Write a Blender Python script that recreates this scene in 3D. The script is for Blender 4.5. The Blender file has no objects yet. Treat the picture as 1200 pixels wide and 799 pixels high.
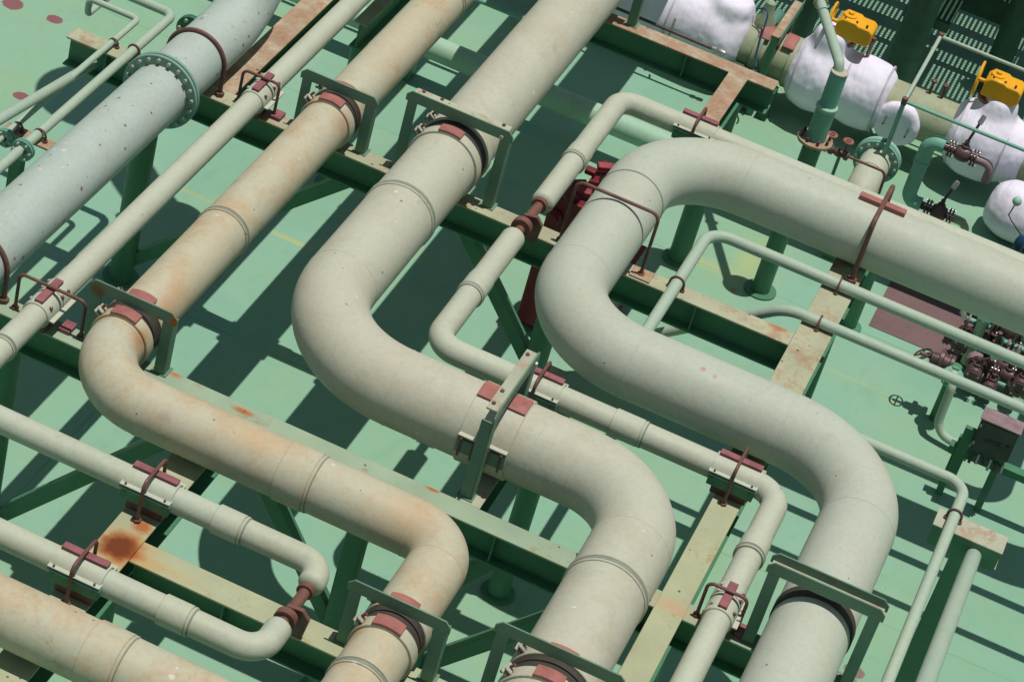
import bpy, math, random
from mathutils import Vector, Matrix
random.seed(7)
S = bpy.context.scene
COL = S.collection

# ------------------------------------------------------------------ camera model
RC = Matrix(((0.90508637, 0.35797885, 0.22949902),
             (0.39360825, -0.50106375, -0.77071893),
             (-0.16090744, 0.78789991, -0.5944094)))      # world -> right, down, forward
FPX, CAMZ = 3041.8, 8.6
CAM = Vector((0, 0, CAMZ))
def ray(px, py):
    return RC.transposed() @ Vector(((px-600)/FPX, (py-399.5)/FPX, 1))
def at(px, py, z):            # survey helper: point of the photo at a known height
    d = ray(px, py); return CAM + d*((z-CAMZ)/d.z)
def atY(px, py, y):           # ... on a known vertical plane
    d = ray(px, py); return CAM + d*(y/d.y)

# ------------------------------------------------------------------ object helpers
ORG = {}
def tag(o, label=None, cat=None, group=None, kind=None):
    if label: o['label'] = label
    if cat: o['category'] = cat
    if group: o['group'] = group
    if kind or cat: o['kind'] = kind or 'thing'
    return o
def thing(name, label, cat, loc, group=None):
    o = bpy.data.objects.new(name, None); COL.objects.link(o)
    o.location = loc; o.empty_display_size = .1
    ORG[o.name] = Vector(loc)
    return tag(o, label, cat, group)

def route(pts, R, n=10):
    """polyline with rounded corners; R a number or a list per interior corner"""
    pts = [Vector(p) for p in pts]; out = [pts[0]]
    for i in range(1, len(pts)-1):
        r = R[i-1] if isinstance(R, (list, tuple)) else R
        a = (pts[i-1]-pts[i]).normalized(); b = (pts[i+1]-pts[i]).normalized()
        ang = a.angle(b); t = r/math.tan(ang/2)
        c = pts[i] + (a+b).normalized()*(r/math.sin(ang/2))
        s = pts[i]+a*t; e = pts[i]+b*t
        u = (s-c); v = (e-c); th = u.angle(v)
        for k in range(n+1):
            f = k/n
            out.append(c + (u*math.sin((1-f)*th)+v*math.sin(f*th))/math.sin(th))
    out.append(pts[-1]); return out

class MB:
    def __init__(s): s.v = []; s.f = []
    def poly(s, pts, faces):
        o = len(s.v); s.v += [Vector(p) for p in pts]
        s.f += [tuple(i+o for i in f) for f in faces]; return s
    def box(s, a, b):
        x0, y0, z0 = a; x1, y1, z1 = b
        return s.poly([(x0,y0,z0),(x1,y0,z0),(x1,y1,z0),(x0,y1,z0),(x0,y0,z1),(x1,y0,z1),(x1,y1,z1),(x0,y1,z1)],
            [(0,3,2,1),(4,5,6,7),(0,1,5,4),(1,2,6,5),(2,3,7,6),(3,0,4,7)])
    def obox(s, c, sz, M):
        c = Vector(c); h = [q/2 for q in sz]; p = []
        for dz in (-1,1):
            for dx, dy in ((-1,-1),(1,-1),(1,1),(-1,1)):
                p.append(c + M @ Vector((dx*h[0], dy*h[1], dz*h[2])))
        return s.poly(p, [(0,3,2,1),(4,5,6,7),(0,1,5,4),(1,2,6,5),(2,3,7,6),(3,0,4,7)])
    def cbox(s, c, sz):
        return s.box([c[i]-sz[i]/2 for i in range(3)], [c[i]+sz[i]/2 for i in range(3)])
    def tube(s, pts, r, seg=20, caps=('flat','flat'), rad=None):
        pts = [Vector(p) for p in pts]; n = len(pts)
        T = []
        for i in range(n):
            a = pts[max(i-1,0)]; b = pts[min(i+1,n-1)]; T.append((b-a).normalized())
        up = Vector((0,0,1)) if abs(T[0].z) < .9 else Vector((0,1,0))
        N = (up - T[0]*up.dot(T[0])).normalized()
        rows = []
        def ring(c, t, N, rr):
            B = t.cross(N)
            return [c + (N*math.cos(2*math.pi*k/seg)+B*math.sin(2*math.pi*k/seg))*rr for k in range(seg)]
        def dome(c, t, N, rr, sgn):
            q = []
            for a in (80, 60, 40, 20):
                a = math.radians(a)
                q.append(ring(c + t*sgn*rr*.55*math.sin(a), t, N, rr*math.cos(a)))
            return q
        r0 = rad[0] if rad else r
        if caps[0] == 'round': rows += dome(pts[0], T[0], N, r0, -1)
        for i in range(n):
            if i: N = (N - T[i]*N.dot(T[i])).normalized()
            rows.append(ring(pts[i], T[i], N, rad[i] if rad else r))
        if caps[1] == 'round': rows += dome(pts[-1], T[-1], N, rad[-1] if rad else r, 1)[::-1]
        o = len(s.v); m = len(rows)
        for q in rows: s.v += q
        for i in range(m-1):
            for k in range(seg):
                k2 = (k+1) % seg
                s.f.append((o+i*seg+k, o+i*seg+k2, o+(i+1)*seg+k2, o+(i+1)*seg+k))
        if caps[0]: s.f.append(tuple(o+k for k in range(seg))[::-1])
        if caps[1]: s.f.append(tuple(o+(m-1)*seg+k for k in range(seg)))
        return s
    def lathe(s, c, axis, prof, seg=32, closed=False):
        """prof: (t along axis, radius) list"""
        c = Vector(c); t = Vector(axis).normalized()
        up = Vector((0,0,1)) if abs(t.z) < .9 else Vector((0,1,0))
        N = (up - t*up.dot(t)).normalized(); B = t.cross(N)
        o = len(s.v); m = len(prof)
        for d, r in prof:
            for k in range(seg):
                a = 2*math.pi*k/seg
                s.v.append(c + t*d + (N*math.cos(a)+B*math.sin(a))*r)
        for i in range(m if closed else m-1):
            j = (i+1) % m
            for k in range(seg):
                k2 = (k+1) % seg
                s.f.append((o+i*seg+k, o+i*seg+k2, o+j*seg+k2, o+j*seg+k))
        if not closed:
            s.f.append(tuple(o+k for k in range(seg))[::-1]); s.f.append(tuple(o+(m-1)*seg+k for k in range(seg)))
        return s
    def band(s, c, axis, r0, r1, w, seg=40):
        """hollow ring, rounded outer edges"""
        b = min(.003, w*.25)
        return s.lathe(c, axis, [(-w/2, r0),(-w/2, r1-b),(-w/2+b, r1),(w/2-b, r1),(w/2, r1-b),(w/2, r0)], seg, True)
    def arcplate(s, c, axis, up, r0, r1, half, w, n=8):
        """curved plate over the crown of a pipe"""
        c = Vector(c); t = Vector(axis).normalized(); N = Vector(up).normalized(); B = t.cross(N)
        o = len(s.v)
        for i in range(n+1):
            a = -half + 2*half*i/n
            d = N*math.cos(a)+B*math.sin(a)
            for (r, q) in ((r0,-w/2),(r1,-w/2),(r1,w/2),(r0,w/2)):
                s.v.append(c + d*r + t*q)
        for i in range(n):
            for k in range(4):
                k2 = (k+1) % 4
                s.f.append((o+i*4+k, o+i*4+k2, o+(i+1)*4+k2, o+(i+1)*4+k))
        s.f.append((o, o+3, o+2, o+1)); e = o+n*4; s.f.append((e, e+1, e+2, e+3))
        return s
    def prism(s, pts, d):
        """planar outline extruded by the vector d"""
        n = len(pts); d = Vector(d); p = [Vector(q) for q in pts]
        o = len(s.v); s.v += p + [q+d for q in p]
        s.f.append(tuple(o+i for i in range(n))[::-1]); s.f.append(tuple(o+n+i for i in range(n)))
        for i in range(n):
            j = (i+1) % n; s.f.append((o+i, o+j, o+n+j, o+n+i))
        return s
    def build(s, name, mat, parent=None, bevel=0, smooth=35, label=None, cat=None, group=None, kind=None):
        org = Vector((0,0,0))
        if parent is not None: org = ORG[parent.name]
        me = bpy.data.meshes.new(name)
        me.from_pydata([tuple(v-org) for v in s.v], [], s.f); me.validate(); me.update()
        import bmesh
        bm = bmesh.new(); bm.from_mesh(me); bmesh.ops.recalc_face_normals(bm, faces=bm.faces); bm.to_mesh(me); bm.free()
        if smooth:
            me.shade_smooth(); me.set_sharp_from_angle(angle=math.radians(smooth))
        me.materials.append(mat)
        o = bpy.data.objects.new(name, me); COL.objects.link(o)
        if parent is not None: o.parent = parent
        ORG[o.name] = org
        if bevel:
            b = o.modifiers.new('bevel', 'BEVEL'); b.width = bevel; b.segments = 2; b.limit_method = 'ANGLE'; b.angle_limit = math.radians(50)
        return tag(o, label, cat, group, kind)

# ------------------------------------------------------------------ materials
def lin(h):
    return tuple(((c/255+.055)/1.055)**2.4 if c/255 > .04045 else c/255/12.92 for c in h)
RUST = (.22, .068, .022); RUSTDARK = (.075, .026, .014)

class NT:
    def __init__(s, name):
        s.m = bpy.data.materials.new(name); s.m.use_nodes = True
        s.t = s.m.node_tree; s.t.nodes.clear()
        s.out = s.t.nodes.new('ShaderNodeOutputMaterial'); s.b = s.t.nodes.new('ShaderNodeBsdfPrincipled')
        s.t.links.new(s.b.outputs[0], s.out.inputs[0])
        g = s.t.nodes.new('ShaderNodeNewGeometry'); s.pos = g.outputs['Position']; s.nor = g.outputs['Normal']
    def n(s, typ, **kw):
        n = s.t.nodes.new(typ)
        for k, v in kw.items(): setattr(n, k, v)
        return n
    def l(s, a, b): s.t.links.new(a, b)
    def mapping(s, scale=(1,1,1), loc=(0,0,0), src=None):
        m = s.n('ShaderNodeMapping'); m.inputs['Scale'].default_value = scale; m.inputs['Location'].default_value = loc
        s.l(src or s.pos, m.inputs['Vector']); return m.outputs[0]
    def noise(s, scale, detail=4, rough=.55, vec=None, dist=0):
        n = s.n('ShaderNodeTexNoise'); n.inputs['Scale'].default_value = scale; n.inputs['Detail'].default_value = detail
        n.inputs['Roughness'].default_value = rough; n.inputs['Distortion'].default_value = dist
        s.l(vec or s.pos, n.inputs['Vector']); return n.outputs[0]
    def ramp(s, f, a, b, va=0, vb=1):
        n = s.n('ShaderNodeMapRange'); n.clamp = True
        for i, q in zip(('From Min','From Max','To Min','To Max'), (a, b, va, vb)): n.inputs[i].default_value = q
        s.l(f, n.inputs['Value']); return n.outputs[0]
    def math(s, op, a, b=None):
        n = s.n('ShaderNodeMath', operation=op)
        for i, q in ((0, a), (1, b)):
            if q is None: continue
            if isinstance(q, (int, float)): n.inputs[i].default_value = q
            else: s.l(q, n.inputs[i])
        return n.outputs[0]
    def mix(s, fac, a, b, mode='MIX'):
        n = s.n('ShaderNodeMix', data_type='RGBA', blend_type=mode)
        if isinstance(fac, (int, float)): n.inputs[0].default_value = fac
        else: s.l(fac, n.inputs[0])
        for i, q in ((6, a), (7, b)):
            if isinstance(q, tuple): n.inputs[i].default_value = (*q, 1)
            else: s.l(q, n.inputs[i])
        return n.outputs[2]
    def spots(s, scale, size, keep, soft=.35, vec=None):
        """scattered small round-ish chips: fraction `keep` of the voronoi cells carries one"""
        v = s.n('ShaderNodeTexVoronoi'); v.inputs['Scale'].default_value = scale
        w = s.noise(scale*2.2, 2)
        add = s.n('ShaderNodeVectorMath', operation='ADD')
        sc = s.n('ShaderNodeVectorMath', operation='SCALE'); sc.inputs['Scale'].default_value = .25/scale
        nz = s.n('ShaderNodeTexNoise'); nz.inputs['Scale'].default_value = scale*2.2; s.l(vec or s.pos, nz.inputs['Vector'])
        s.l(nz.outputs['Color'], sc.inputs[0]); s.l(vec or s.pos, add.inputs[0]); s.l(sc.outputs[0], add.inputs[1])
        s.l(add.outputs[0], v.inputs['Vector'])
        sep = s.n('ShaderNodeSeparateColor'); s.l(v.outputs['Color'], sep.inputs[0])
        on = s.math('GREATER_THAN', sep.outputs[0], 1-keep)
        rad = s.ramp(sep.outputs[1], 0, 1, size*.35, size)
        d = s.math('DIVIDE', v.outputs['Distance'], rad)
        return s.math('MULTIPLY', on, s.ramp(d, 1, 1-soft, 0, 1))
    def blob(s, p, r, soft=.5, stretch=(1,1,1), wob=.35):
        """a stain of its own shape at a place on the thing"""
        sub = s.n('ShaderNodeVectorMath', operation='SUBTRACT'); s.l(s.pos, sub.inputs[0]); sub.inputs[1].default_value = tuple(p)
        mul = s.n('ShaderNodeVectorMath', operation='MULTIPLY'); s.l(sub.outputs[0], mul.inputs[0]); mul.inputs[1].default_value = tuple(1/q for q in stretch)
        ln = s.n('ShaderNodeVectorMath', operation='LENGTH'); s.l(mul.outputs[0], ln.inputs[0])
        nz = s.noise(2.6/max(r, .02), 4, .6)
        d = s.math('ADD', s.math('DIVIDE', ln.outputs['Value'], r), s.math('MULTIPLY', s.math('SUBTRACT', nz, .5), wob*2))
        return s.ramp(d, 1, 1-soft, 0, 1)
    def finish(s, col, rough=.5, bump=.02, bscale=90, extra=None, metal=0, spec=.28):
        s.l(col, s.b.inputs['Base Color']) if not isinstance(col, tuple) else setattr(s.b.inputs['Base Color'], 'default_value', (*col, 1))
        rn = s.ramp(s.noise(7, 3), .3, .7, rough-.1, rough+.1); s.l(rn, s.b.inputs['Roughness'])
        s.b.inputs['Metallic'].default_value = metal
        s.b.inputs['Specular IOR Level'].default_value = spec
        h = s.noise(bscale, 3)
        h = s.math('ADD', s.math('MULTIPLY', h, .35), s.noise(bscale*.12, 3))
        if extra is not None: h = s.math('ADD', h, s.math('MULTIPLY', extra, -1.2))
        b = s.n('ShaderNodeBump'); b.inputs['Strength'].default_value = 1; b.inputs['Distance'].default_value = bump*.1
        s.l(h, b.inputs['Height']); s.l(b.outputs[0], s.b.inputs['Normal'])
        return s.m

def paint(name, base, tint, dirt, tintamt=.6, dirtamt=.35, rust=0, rustscale=9, rustsize=.1, chips=0, chipcol=(.6,.58,.52), rough=.58, blobs=(), bump=.02, streak=(1,1,1), speck=0):
    s = NT(name)
    grit = s.math('MULTIPLY', s.math('SUBTRACT', s.noise(55, 5, .72), .5), .30)
    c = s.mix(s.math('MULTIPLY', s.ramp(s.math('ADD', s.noise(1.6, 5, .62, s.mapping(streak)), grit), .42, .62), tintamt), base, tint)
    c = s.mix(s.math('MULTIPLY', s.ramp(s.math('ADD', s.noise(4.5, 7, .66, s.mapping(streak, (3.1, 1.7, .4)), .5), grit), .47, .74), dirtamt), c, dirt)
    rub = s.ramp(s.math('ADD', s.noise(2.3, 6, .7, s.mapping((1,1,1), (7, 3, 1)), 1.5), grit), .62, .72); c = s.mix(s.math('MULTIPLY', rub, dirtamt*.55), c, tuple(q*.62 for q in dirt))
    fine = s.ramp(s.noise(42, 3, .6), .3, .75, .93, 1.05)
    c = s.mix(1, c, s.mix(fine, (0,0,0), (1,1,1)), 'MULTIPLY')
    ex = None
    if chips:
        k = s.spots(11, .16, chips); c = s.mix(s.math('MULTIPLY', k, .75), c, chipcol)
    if speck:
        k = s.spots(26, .17, speck); c = s.mix(s.math('MULTIPLY', k, .85), c, (.09, .06, .045))
    if rust:
        k = s.spots(rustscale, rustsize, rust, .6)
        halo = s.spots(rustscale, rustsize*1.9, rust, .9)
        c = s.mix(s.math('MULTIPLY', halo, .28), c, (.36, .17, .08)); c = s.mix(s.math('MULTIPLY', k, .9), c, s.mix(s.noise(90, 2), RUSTDARK, RUST)); ex = k
    for b in blobs:
        p, r, colr, amt = b[:4]; st = b[4] if len(b) > 4 else (1,1,1)
        k = s.blob(p, r, b[5] if len(b) > 5 else .6, st)
        c = s.mix(s.math('MULTIPLY', k, amt), c, colr)
    return s.finish(c, rough, bump, extra=ex)

def rusty(name, green, rustc, amt, blobs=(), rough=.7):
    """worn painted steel: paint wearing through to rust in patches and pits"""
    s = NT(name)
    n1 = s.noise(5.5, 8, .68); n2 = s.noise(38, 5, .7)
    k = s.ramp(s.math('ADD', n1, s.math('MULTIPLY', s.math('SUBTRACT', n2, .5), .55)), .66-amt*.35, .80-amt*.3)
    g = s.mix(s.ramp(s.noise(3, 4), .35, .65), green, tuple(q*.82 for q in green))
    r = s.mix(s.ramp(n2, .35, .7), tuple(q*.55 for q in rustc), rustc)
    c = s.mix(s.math('MULTIPLY', k, .9), g, r)
    pit = s.spots(24, .2, .16); c = s.mix(s.math('MULTIPLY', pit, .8), c, RUSTDARK)
    for b in blobs:
        p, rr, colr, am = b[:4]; st = b[4] if len(b) > 4 else (1,1,1)
        c = s.mix(s.math('MULTIPLY', s.blob(p, rr, b[5] if len(b) > 5 else .6, st), am), c, colr)
    return s.finish(c, rough, .05, 60, extra=pit, spec=.2)

def plain(name, col, rough=.5, metal=0, var=.25, spec=.35, bump=.02):
    s = NT(name)
    c = s.mix(s.ramp(s.noise(14, 5, .65), .35, .7, 0, 1), col, tuple(q*(1-var) for q in col))
    return s.finish(c, rough, bump, metal=metal, spec=spec)

Y1_, Y2_ = 10.52, 8.345
ZB = 1.36     # top of the support beams
GREEN = (.064, .185, .103); PALEG = (.20, .40, .27)
M = {}
M['deck'] = None
rust1 = (.34, .10, .022)
def atB(px, py): return at(px, py, ZB)
M['green'] = paint('green_steel_paint', GREEN, (.08,.24,.135), (.07,.12,.06), rust=.05, rustscale=7, rustsize=.12, rough=.5)
M['frame'] = paint('grey_green_paint', (.115,.215,.145), (.15,.25,.18), (.15,.13,.075), rust=.3, rustscale=10, rustsize=.14, rough=.5,
    blobs=[(at(207,379,ZB+.31), .045, rust1, .9), (at(574,752,ZB+.42), .05, (.12,.04,.015), .95), (at(115,340,ZB+.3), .05, (.2,.07,.02), .8), (at(1013,733,ZB+.4), .03, rust1, .7), (at(438,121,ZB+.3), .035, rust1, .7)])
BEAMSTAINS = [(atB(185,664), .10, (.42,.29,.12), .6, (2.4,.5,1), .9),(atB(147,644), .19, (.45,.25,.08), .85, (1,1,1), .9), (atB(141,641), .115, (.32,.085,.016), .98, (1,1,1), .5), (atB(139,640), .085, (.13,.030,.010), .95, (1,1,1), .5), (atB(167,617), .055, (.34,.11,.03), .95),
           (atB(207,437), .045, (.40,.14,.03), .9), (atB(285,482), .035, (.36,.11,.02), .9, (2,.7,1)), (atB(508,573), .028, (.38,.09,.015), .95, (1.6,.8,1)),
           (atB(790,712), .13, (.46,.29,.17), .7, (1.6,.5,1), .9), (atB(845,552), .06, (.42,.25,.14), .6)]
M['top_green'] = rusty('worn_pale_green_steel', (.30,.385,.27), (.36,.22,.12), .16, blobs=BEAMSTAINS)
M['top_sand'] = rusty('worn_sand_green_steel', (.385,.40,.255), (.38,.24,.12), .2, blobs=BEAMSTAINS)
M['top_rust'] = rusty('rusted_beam_steel', (.385,.39,.265), (.41,.245,.145), .47,
    blobs=[(atB(913,383), .05, (.26,.075,.02), .95), (atB(913,383), .09, (.42,.22,.11), .6, (1,1,1), .9), (atB(975,310), .05, (.36,.13,.04), .8)])
M['top_heavy'] = rusty('heavily_rusted_steel', (.46,.38,.27), (.41,.245,.155), .86)
M['top_beige'] = rusty('beige_worn_steel', (.40,.41,.31), (.45,.24,.15), .42)
M['pad'] = plain('red_oxide_pad', (.36,.135,.115), .65, var=.35)
M['pad2'] = plain('dark_oxide_pad', (.29,.10,.115), .6, var=.45)
M['rod'] = plain('brown_primed_rod', (.17,.075,.06), .5, var=.45)
M['neck'] = plain('brown_primed_coupling', (.20,.09,.07), .4, var=.4)
M['rubber'] = plain('dark_rubber_liner', (.055,.045,.035), .8)
M['gapshade'] = plain('grey_green_gap_shade', (.23,.255,.20), .7)  # shade of the coupling gaps put in as a darker ring colour
M['bolt'] = plain('dull_zinc_bolt', (.42,.42,.38), .45, .3)
M['white_lug'] = plain('whitish_painted_lug', (.43,.42,.34), .55, var=.4)
# pipes: base, tint, dirt
M['p_grey'] = paint('cool_grey_pipe_paint', (.395,.45,.41), (.35,.42,.375), (.36,.36,.29), dirtamt=.4, rust=.95, rustscale=13, rustsize=.17, chips=.95, chipcol=(.60,.50,.46), speck=.3)
RUNS3 = [((-3.357+.10, yy, ZB+.22), .11, (.40,.20,.09), .6, (.55,1.0,1.2), .9) for yy in (Y1_+.12, Y1_-.14, Y2_+.14, Y2_-.12)]
M['p_orange'] = paint('orange_beige_pipe_paint', (.462,.41,.29), (.445,.44,.335), (.43,.275,.14), tintamt=.9, dirtamt=.85, rust=.2, rustscale=9, rustsize=.08, chips=.15, speck=.05,
    blobs=RUNS3+[(at(300,520,1.6), .16, (.50,.30,.15), .55, (1.6,.5,1), .9), (at(475,610,1.6), .2, (.50,.31,.16), .5, (1,1.2,1), .9), (at(205,345,1.6), .13, (.46,.27,.14), .6, (.5,1.4,1), .9), (at(170,395,1.6), .06, (.38,.17,.06), .7, (1,1,1), .9), (at(168,378,1.55), .04, (.25,.13,.07), .7), (at(190,490,1.6), .05, (.14,.11,.09), .45, (1,1,.8), .9)])
M['p_beige'] = paint('beige_pipe_paint', (.452,.445,.357), (.462,.43,.335), (.395,.35,.245), tintamt=.7, dirtamt=.6, rust=.15, rustscale=9, rustsize=.07, chips=.2, chipcol=(.60,.57,.50), speck=.03,
    blobs=[(at(430,452,1.5), .07, (.30,.28,.20), .6, (1.6,.6,.6), .9), (at(560,535,1.45), .05, (.30,.29,.22), .55, (4,.6,.5), .9), (at(620,560,1.5), .10, (.40,.32,.19), .4, (1.6,1,1), .9)])
M['p_white'] = paint('off_white_pipe_paint', (.43,.455,.375), (.405,.435,.355), (.44,.385,.30), dirtamt=.45, rust=.35, rustscale=9, rustsize=.07, chips=.2, chipcol=(.52,.43,.37), speck=.06,
    blobs=[(at(824,433,1.7), .018, (.42,.20,.19), .8), (at(838,441,1.7), .016, (.42,.20,.19), .7), (at(722,300,1.7), .014, (.5,.36,.3), .7)])
M['p_small'] = paint('pale_beige_green_pipe_paint', (.445,.465,.37), (.43,.44,.345), (.37,.345,.24), dirtamt=.35, rust=.05, rustscale=10, rustsize=.07)
M['p_pale'] = paint('pale_grey_green_pipe_paint', (.425,.455,.365), (.445,.435,.32), (.33,.355,.255), dirtamt=.6, rust=.03, rustscale=10, rustsize=.07)
M['p_thin'] = paint('pale_green_tube_paint', (.345,.43,.34), (.385,.445,.35), (.33,.40,.31), dirtamt=.3, rust=.04, rustscale=9, rustsize=.08)
M['p_low'] = paint('dusty_green_pipe_paint', (.30,.48,.36), (.36,.50,.37), (.30,.36,.22), dirtamt=.4, rust=.08, rustscale=8, rustsize=.1)
M['p_bare'] = paint('weathered_khaki_pipe_paint', (.35,.37,.24), (.27,.33,.23), (.24,.16,.08), tintamt=.8, dirtamt=.6, rust=.3, rustscale=7, rustsize=.2, rough=.65)
M['teal'] = paint('teal_green_paint', (.16,.36,.28), (.20,.42,.33), (.10,.20,.15), dirtamt=.3, rust=.1, rustscale=9, rustsize=.1)
M['flange'] = paint('grey_teal_flange_paint', (.19,.33,.27), (.25,.36,.31), (.12,.17,.12), dirtamt=.4, rust=.3, rustscale=9, rustsize=.1)
M['yellow'] = paint('yellow_enamel', (.78,.37,.012), (.74,.34,.012), (.45,.22,.02), dirtamt=.3, rust=.08, rustscale=14, rustsize=.12, rough=.4)
M['red'] = paint('red_enamel', (.16,.016,.024), (.13,.016,.02), (.09,.018,.018), dirtamt=.3, rough=.45)
M['redlit'] = plain('sunlit_red_enamel', (.31,.04,.055), .5, var=.5)  # lighter copy of the red, sunlit look of the latches put in colour
M['valve'] = plain('dark_purple_brown_valve', (.13,.075,.075), .45, .25, var=.5)
M['steel'] = plain('bare_steel', (.5,.47,.46), .35, .8, var=.4)
M['pinkbox'] = plain('dusty_pink_painted_top', (.30,.20,.22), .65, var=.45)
M['boxgrey'] = plain('dark_grey_cabinet_paint', (.06,.068,.058), .55)
M['black'] = plain('black_lettering', (.022,.026,.022), .6)
M['cord'] = plain('grey_lacing_cord', (.52,.48,.54), .7)
M['blue'] = plain('blue_plastic', (.012,.06,.13), .5)
M['dark'] = plain('dark_green_structure_paint', (.035,.095,.058), .55)

def lagging():
    s = NT('white_quilted_lagging')
    c = s.mix(s.ramp(s.noise(7, 5), .35, .7), (.77,.72,.84), (.68,.64,.75))
    c = s.mix(s.math('MULTIPLY', s.spots(16, .12, .06), .6), c, (.40,.34,.28))
    h = s.math('ADD', s.noise(5.5, 2, .5, None, .15), s.math('MULTIPLY', s.noise(5, 3, .5, s.mapping((5,.8,.8)), .3), .28))
    s.l(c, s.b.inputs['Base Color']); s.b.inputs['Roughness'].default_value = .62; s.b.inputs['Specular IOR Level'].default_value = .25
    b = s.n('ShaderNodeBump'); b.inputs['Strength'].default_value = .6; b.inputs['Distance'].default_value = .045
    s.l(h, b.inputs['Height']); s.l(b.outputs[0], s.b.inputs['Normal']); return s.m
M['lag'] = lagging()

def deckmat():
    s = NT('mint_green_deck_paint')
    base, b2 = (.205,.382,.278), (.235,.385,.24)
    c = s.mix(s.ramp(s.noise(.9, 5, .6), .38, .66), base, b2)
    c = s.mix(s.math('MULTIPLY', s.ramp(s.noise(2.6, 6, .65, s.mapping((1,.35,1))), .48, .78), .5), c, (.24,.385,.30))
    c = s.mix(s.math('MULTIPLY', s.ramp(s.noise(9, 6, .7), .55, .8), .35), c, (.15,.28,.19))
    # faint overlapping roller marks
    w = s.n('ShaderNodeTexWave'); w.inputs['Scale'].default_value = 1.1; w.inputs['Distortion'].default_value = 7; w.inputs['Detail'].default_value = 3
    s.l(s.mapping((.35,1,1)), w.inputs['Vector'])
    c = s.mix(s.math('MULTIPLY', s.ramp(w.outputs['Fac'], .4, 1), .16), c, (.245,.385,.335))
    c = s.mix(s.math('MULTIPLY', s.spots(9, .06, .2), .7), c, (.06,.05,.035))
    c = s.mix(s.math('MULTIPLY', s.spots(3.1, .09, .12, .9), .35), c, (.33,.30,.12))
    st = s.ramp(s.noise(3.2, 8, .72, s.mapping((.5,1.5,1), (5,2,0)), 1.2), .52, .72); c = s.mix(s.math('MULTIPLY', st, .45), c, (.25,.34,.17))
    dk = s.ramp(s.noise(1.7, 7, .7, s.mapping((1.3,.6,1), (9,4,0)), .8), .56, .8); c = s.mix(s.math('MULTIPLY', dk, .45), c, (.135,.26,.165))
    # bare white scuffs
    c = s.mix(s.math('MULTIPLY', s.spots(6, .05, .25), .5), c, (.55,.62,.55))
    pk = (.21,.055,.075)
    for p, r, st in ((at(64,23,0), .055, (1,.9,1)), (at(25,113,0), .055, (1,.8,1)), (at(1001,786,0), .06, (1,.8,1)), (at(15,5,0), .07, (1,1,1)), (at(1082,415,0), .022, (.7,1.3,1)), (at(1085,404,0), .014, (1,1,1))):
        c = s.mix(s.math('MULTIPLY', s.blob(p, r, .12, st, .22), .9), c, pk)
    # yellow-brown drip lines along welds
    for p, r, st, a in ((at(345,283,0), .16, (2.0,.18,1), .7), (at(214,222,0), .16, (2.2,.18,1), .35), (at(400,297,0), .14, (2,.16,1), .35), (at(880,310,0), .3, (.5,1.3,1), .45), (at(830,310,0), .25, (1.2,.35,1), .4), (at(1000,445,0), .2, (2.2,.1,1), .25), (at(1043,470,0), .06, (1.6,.4,1), .3), (at(1150,455,0), .3, (1,.5,1), .35)):
        c = s.mix(s.math('MULTIPLY', s.blob(p, r, .9, st, .3), a), c, (.46,.42,.13))
    for p, r in ((at(1168,440,0), .05), (at(860,340,0), .03), (at(895,345,0), .05)):
        c = s.mix(s.math('MULTIPLY', s.blob(p, r, .7), .8), c, (.45,.16,.04))
    scr = s.ramp(s.noise(2.2, 9, .75, s.mapping((1,.12,1), (2,8,0)), .3), .60, .68); c = s.mix(s.math('MULTIPLY', scr, .35), c, (.30,.42,.345))
    wet = s.ramp(s.noise(.75, 4, .55, s.mapping((1,1,1), (31,7,0)), .6), .52, .60); c = s.mix(s.math('MULTIPLY', wet, .22), c, (.15,.315,.215))
    chip = s.spots(5, .10, .3, .3); c = s.mix(s.math('MULTIPLY', chip, .55), c, (.30,.34,.22))
    # plate weld seams
    sx = s.n('ShaderNodeSeparateXYZ'); s.l(s.pos, sx.inputs[0])
    def seam(co, off, pitch):
        q = s.math('ABSOLUTE', s.math('SUBTRACT', s.math('FRACT', s.math('DIVIDE', s.math('ADD', co, off), pitch)), .5))
        return s.ramp(q, .008/pitch, 0, 0, 1)
    se = s.math('MAXIMUM', seam(sx.outputs[1], .35, 2.4), seam(sx.outputs[0], .9, 6))
    c = s.mix(s.math('MULTIPLY', se, s.ramp(s.noise(3.5, 3), .35, .6, .15, .8)), c, (.14,.25,.13))
    m = s.finish(c, .48, .03, 50, spec=.3)
    return m
M['deck'] = deckmat()
M['brownpaint'] = paint('brown_pink_deck_coating', (.145,.085,.088), (.175,.11,.11), (.11,.065,.062), dirtamt=.5, chips=.12, chipcol=(.42,.33,.32), rough=.65, speck=.04)

# ------------------------------------------------------------------ the deck
MB().poly([(-40,-25,0),(40,-25,0),(40,55,0),(-40,55,0)], [(0,1,2,3)]).build('deck', M['deck'], kind='structure')

# ------------------------------------------------------------------ beams, posts, braces
FW, FT, WH = .115, .012, .15
def beam(ax, c, a, b, label, top, w=FW, z=ZB, stiff=()):
    loc = ((a+b)/2, c, z-.17) if ax == 0 else (c, (a+b)/2, z-.17)
    t = thing('steel_beam', label, 'beam', loc, 'pipe support beams')
    def bx(l0, l1, s0, s1, z0, z1): return MB().box((l0,c+s0,z0),(l1,c+s1,z1)) if ax == 0 else MB().box((c+s0,l0,z0),(c+s1,l1,z1))
    bx(a, b, -w/2, w/2, z-FT, z).build('top_flange', top, t, .003)
    wb = bx(a+.004, b-.004, -.006, .006, z-FT-WH, z-FT-.0005)
    wb.build('web', M['green'], t)
    bx(a, b, -w/2, w/2, z-2*FT-WH, z-FT-WH-.0005).build('bottom_flange', M['green'], t, .003)
    for q in stiff: bx(q-.004, q+.004, -w/2+.008, w/2-.008, z-FT-WH, z-FT-.001).build('stiffener', M['green'], t)
    return t
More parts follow.
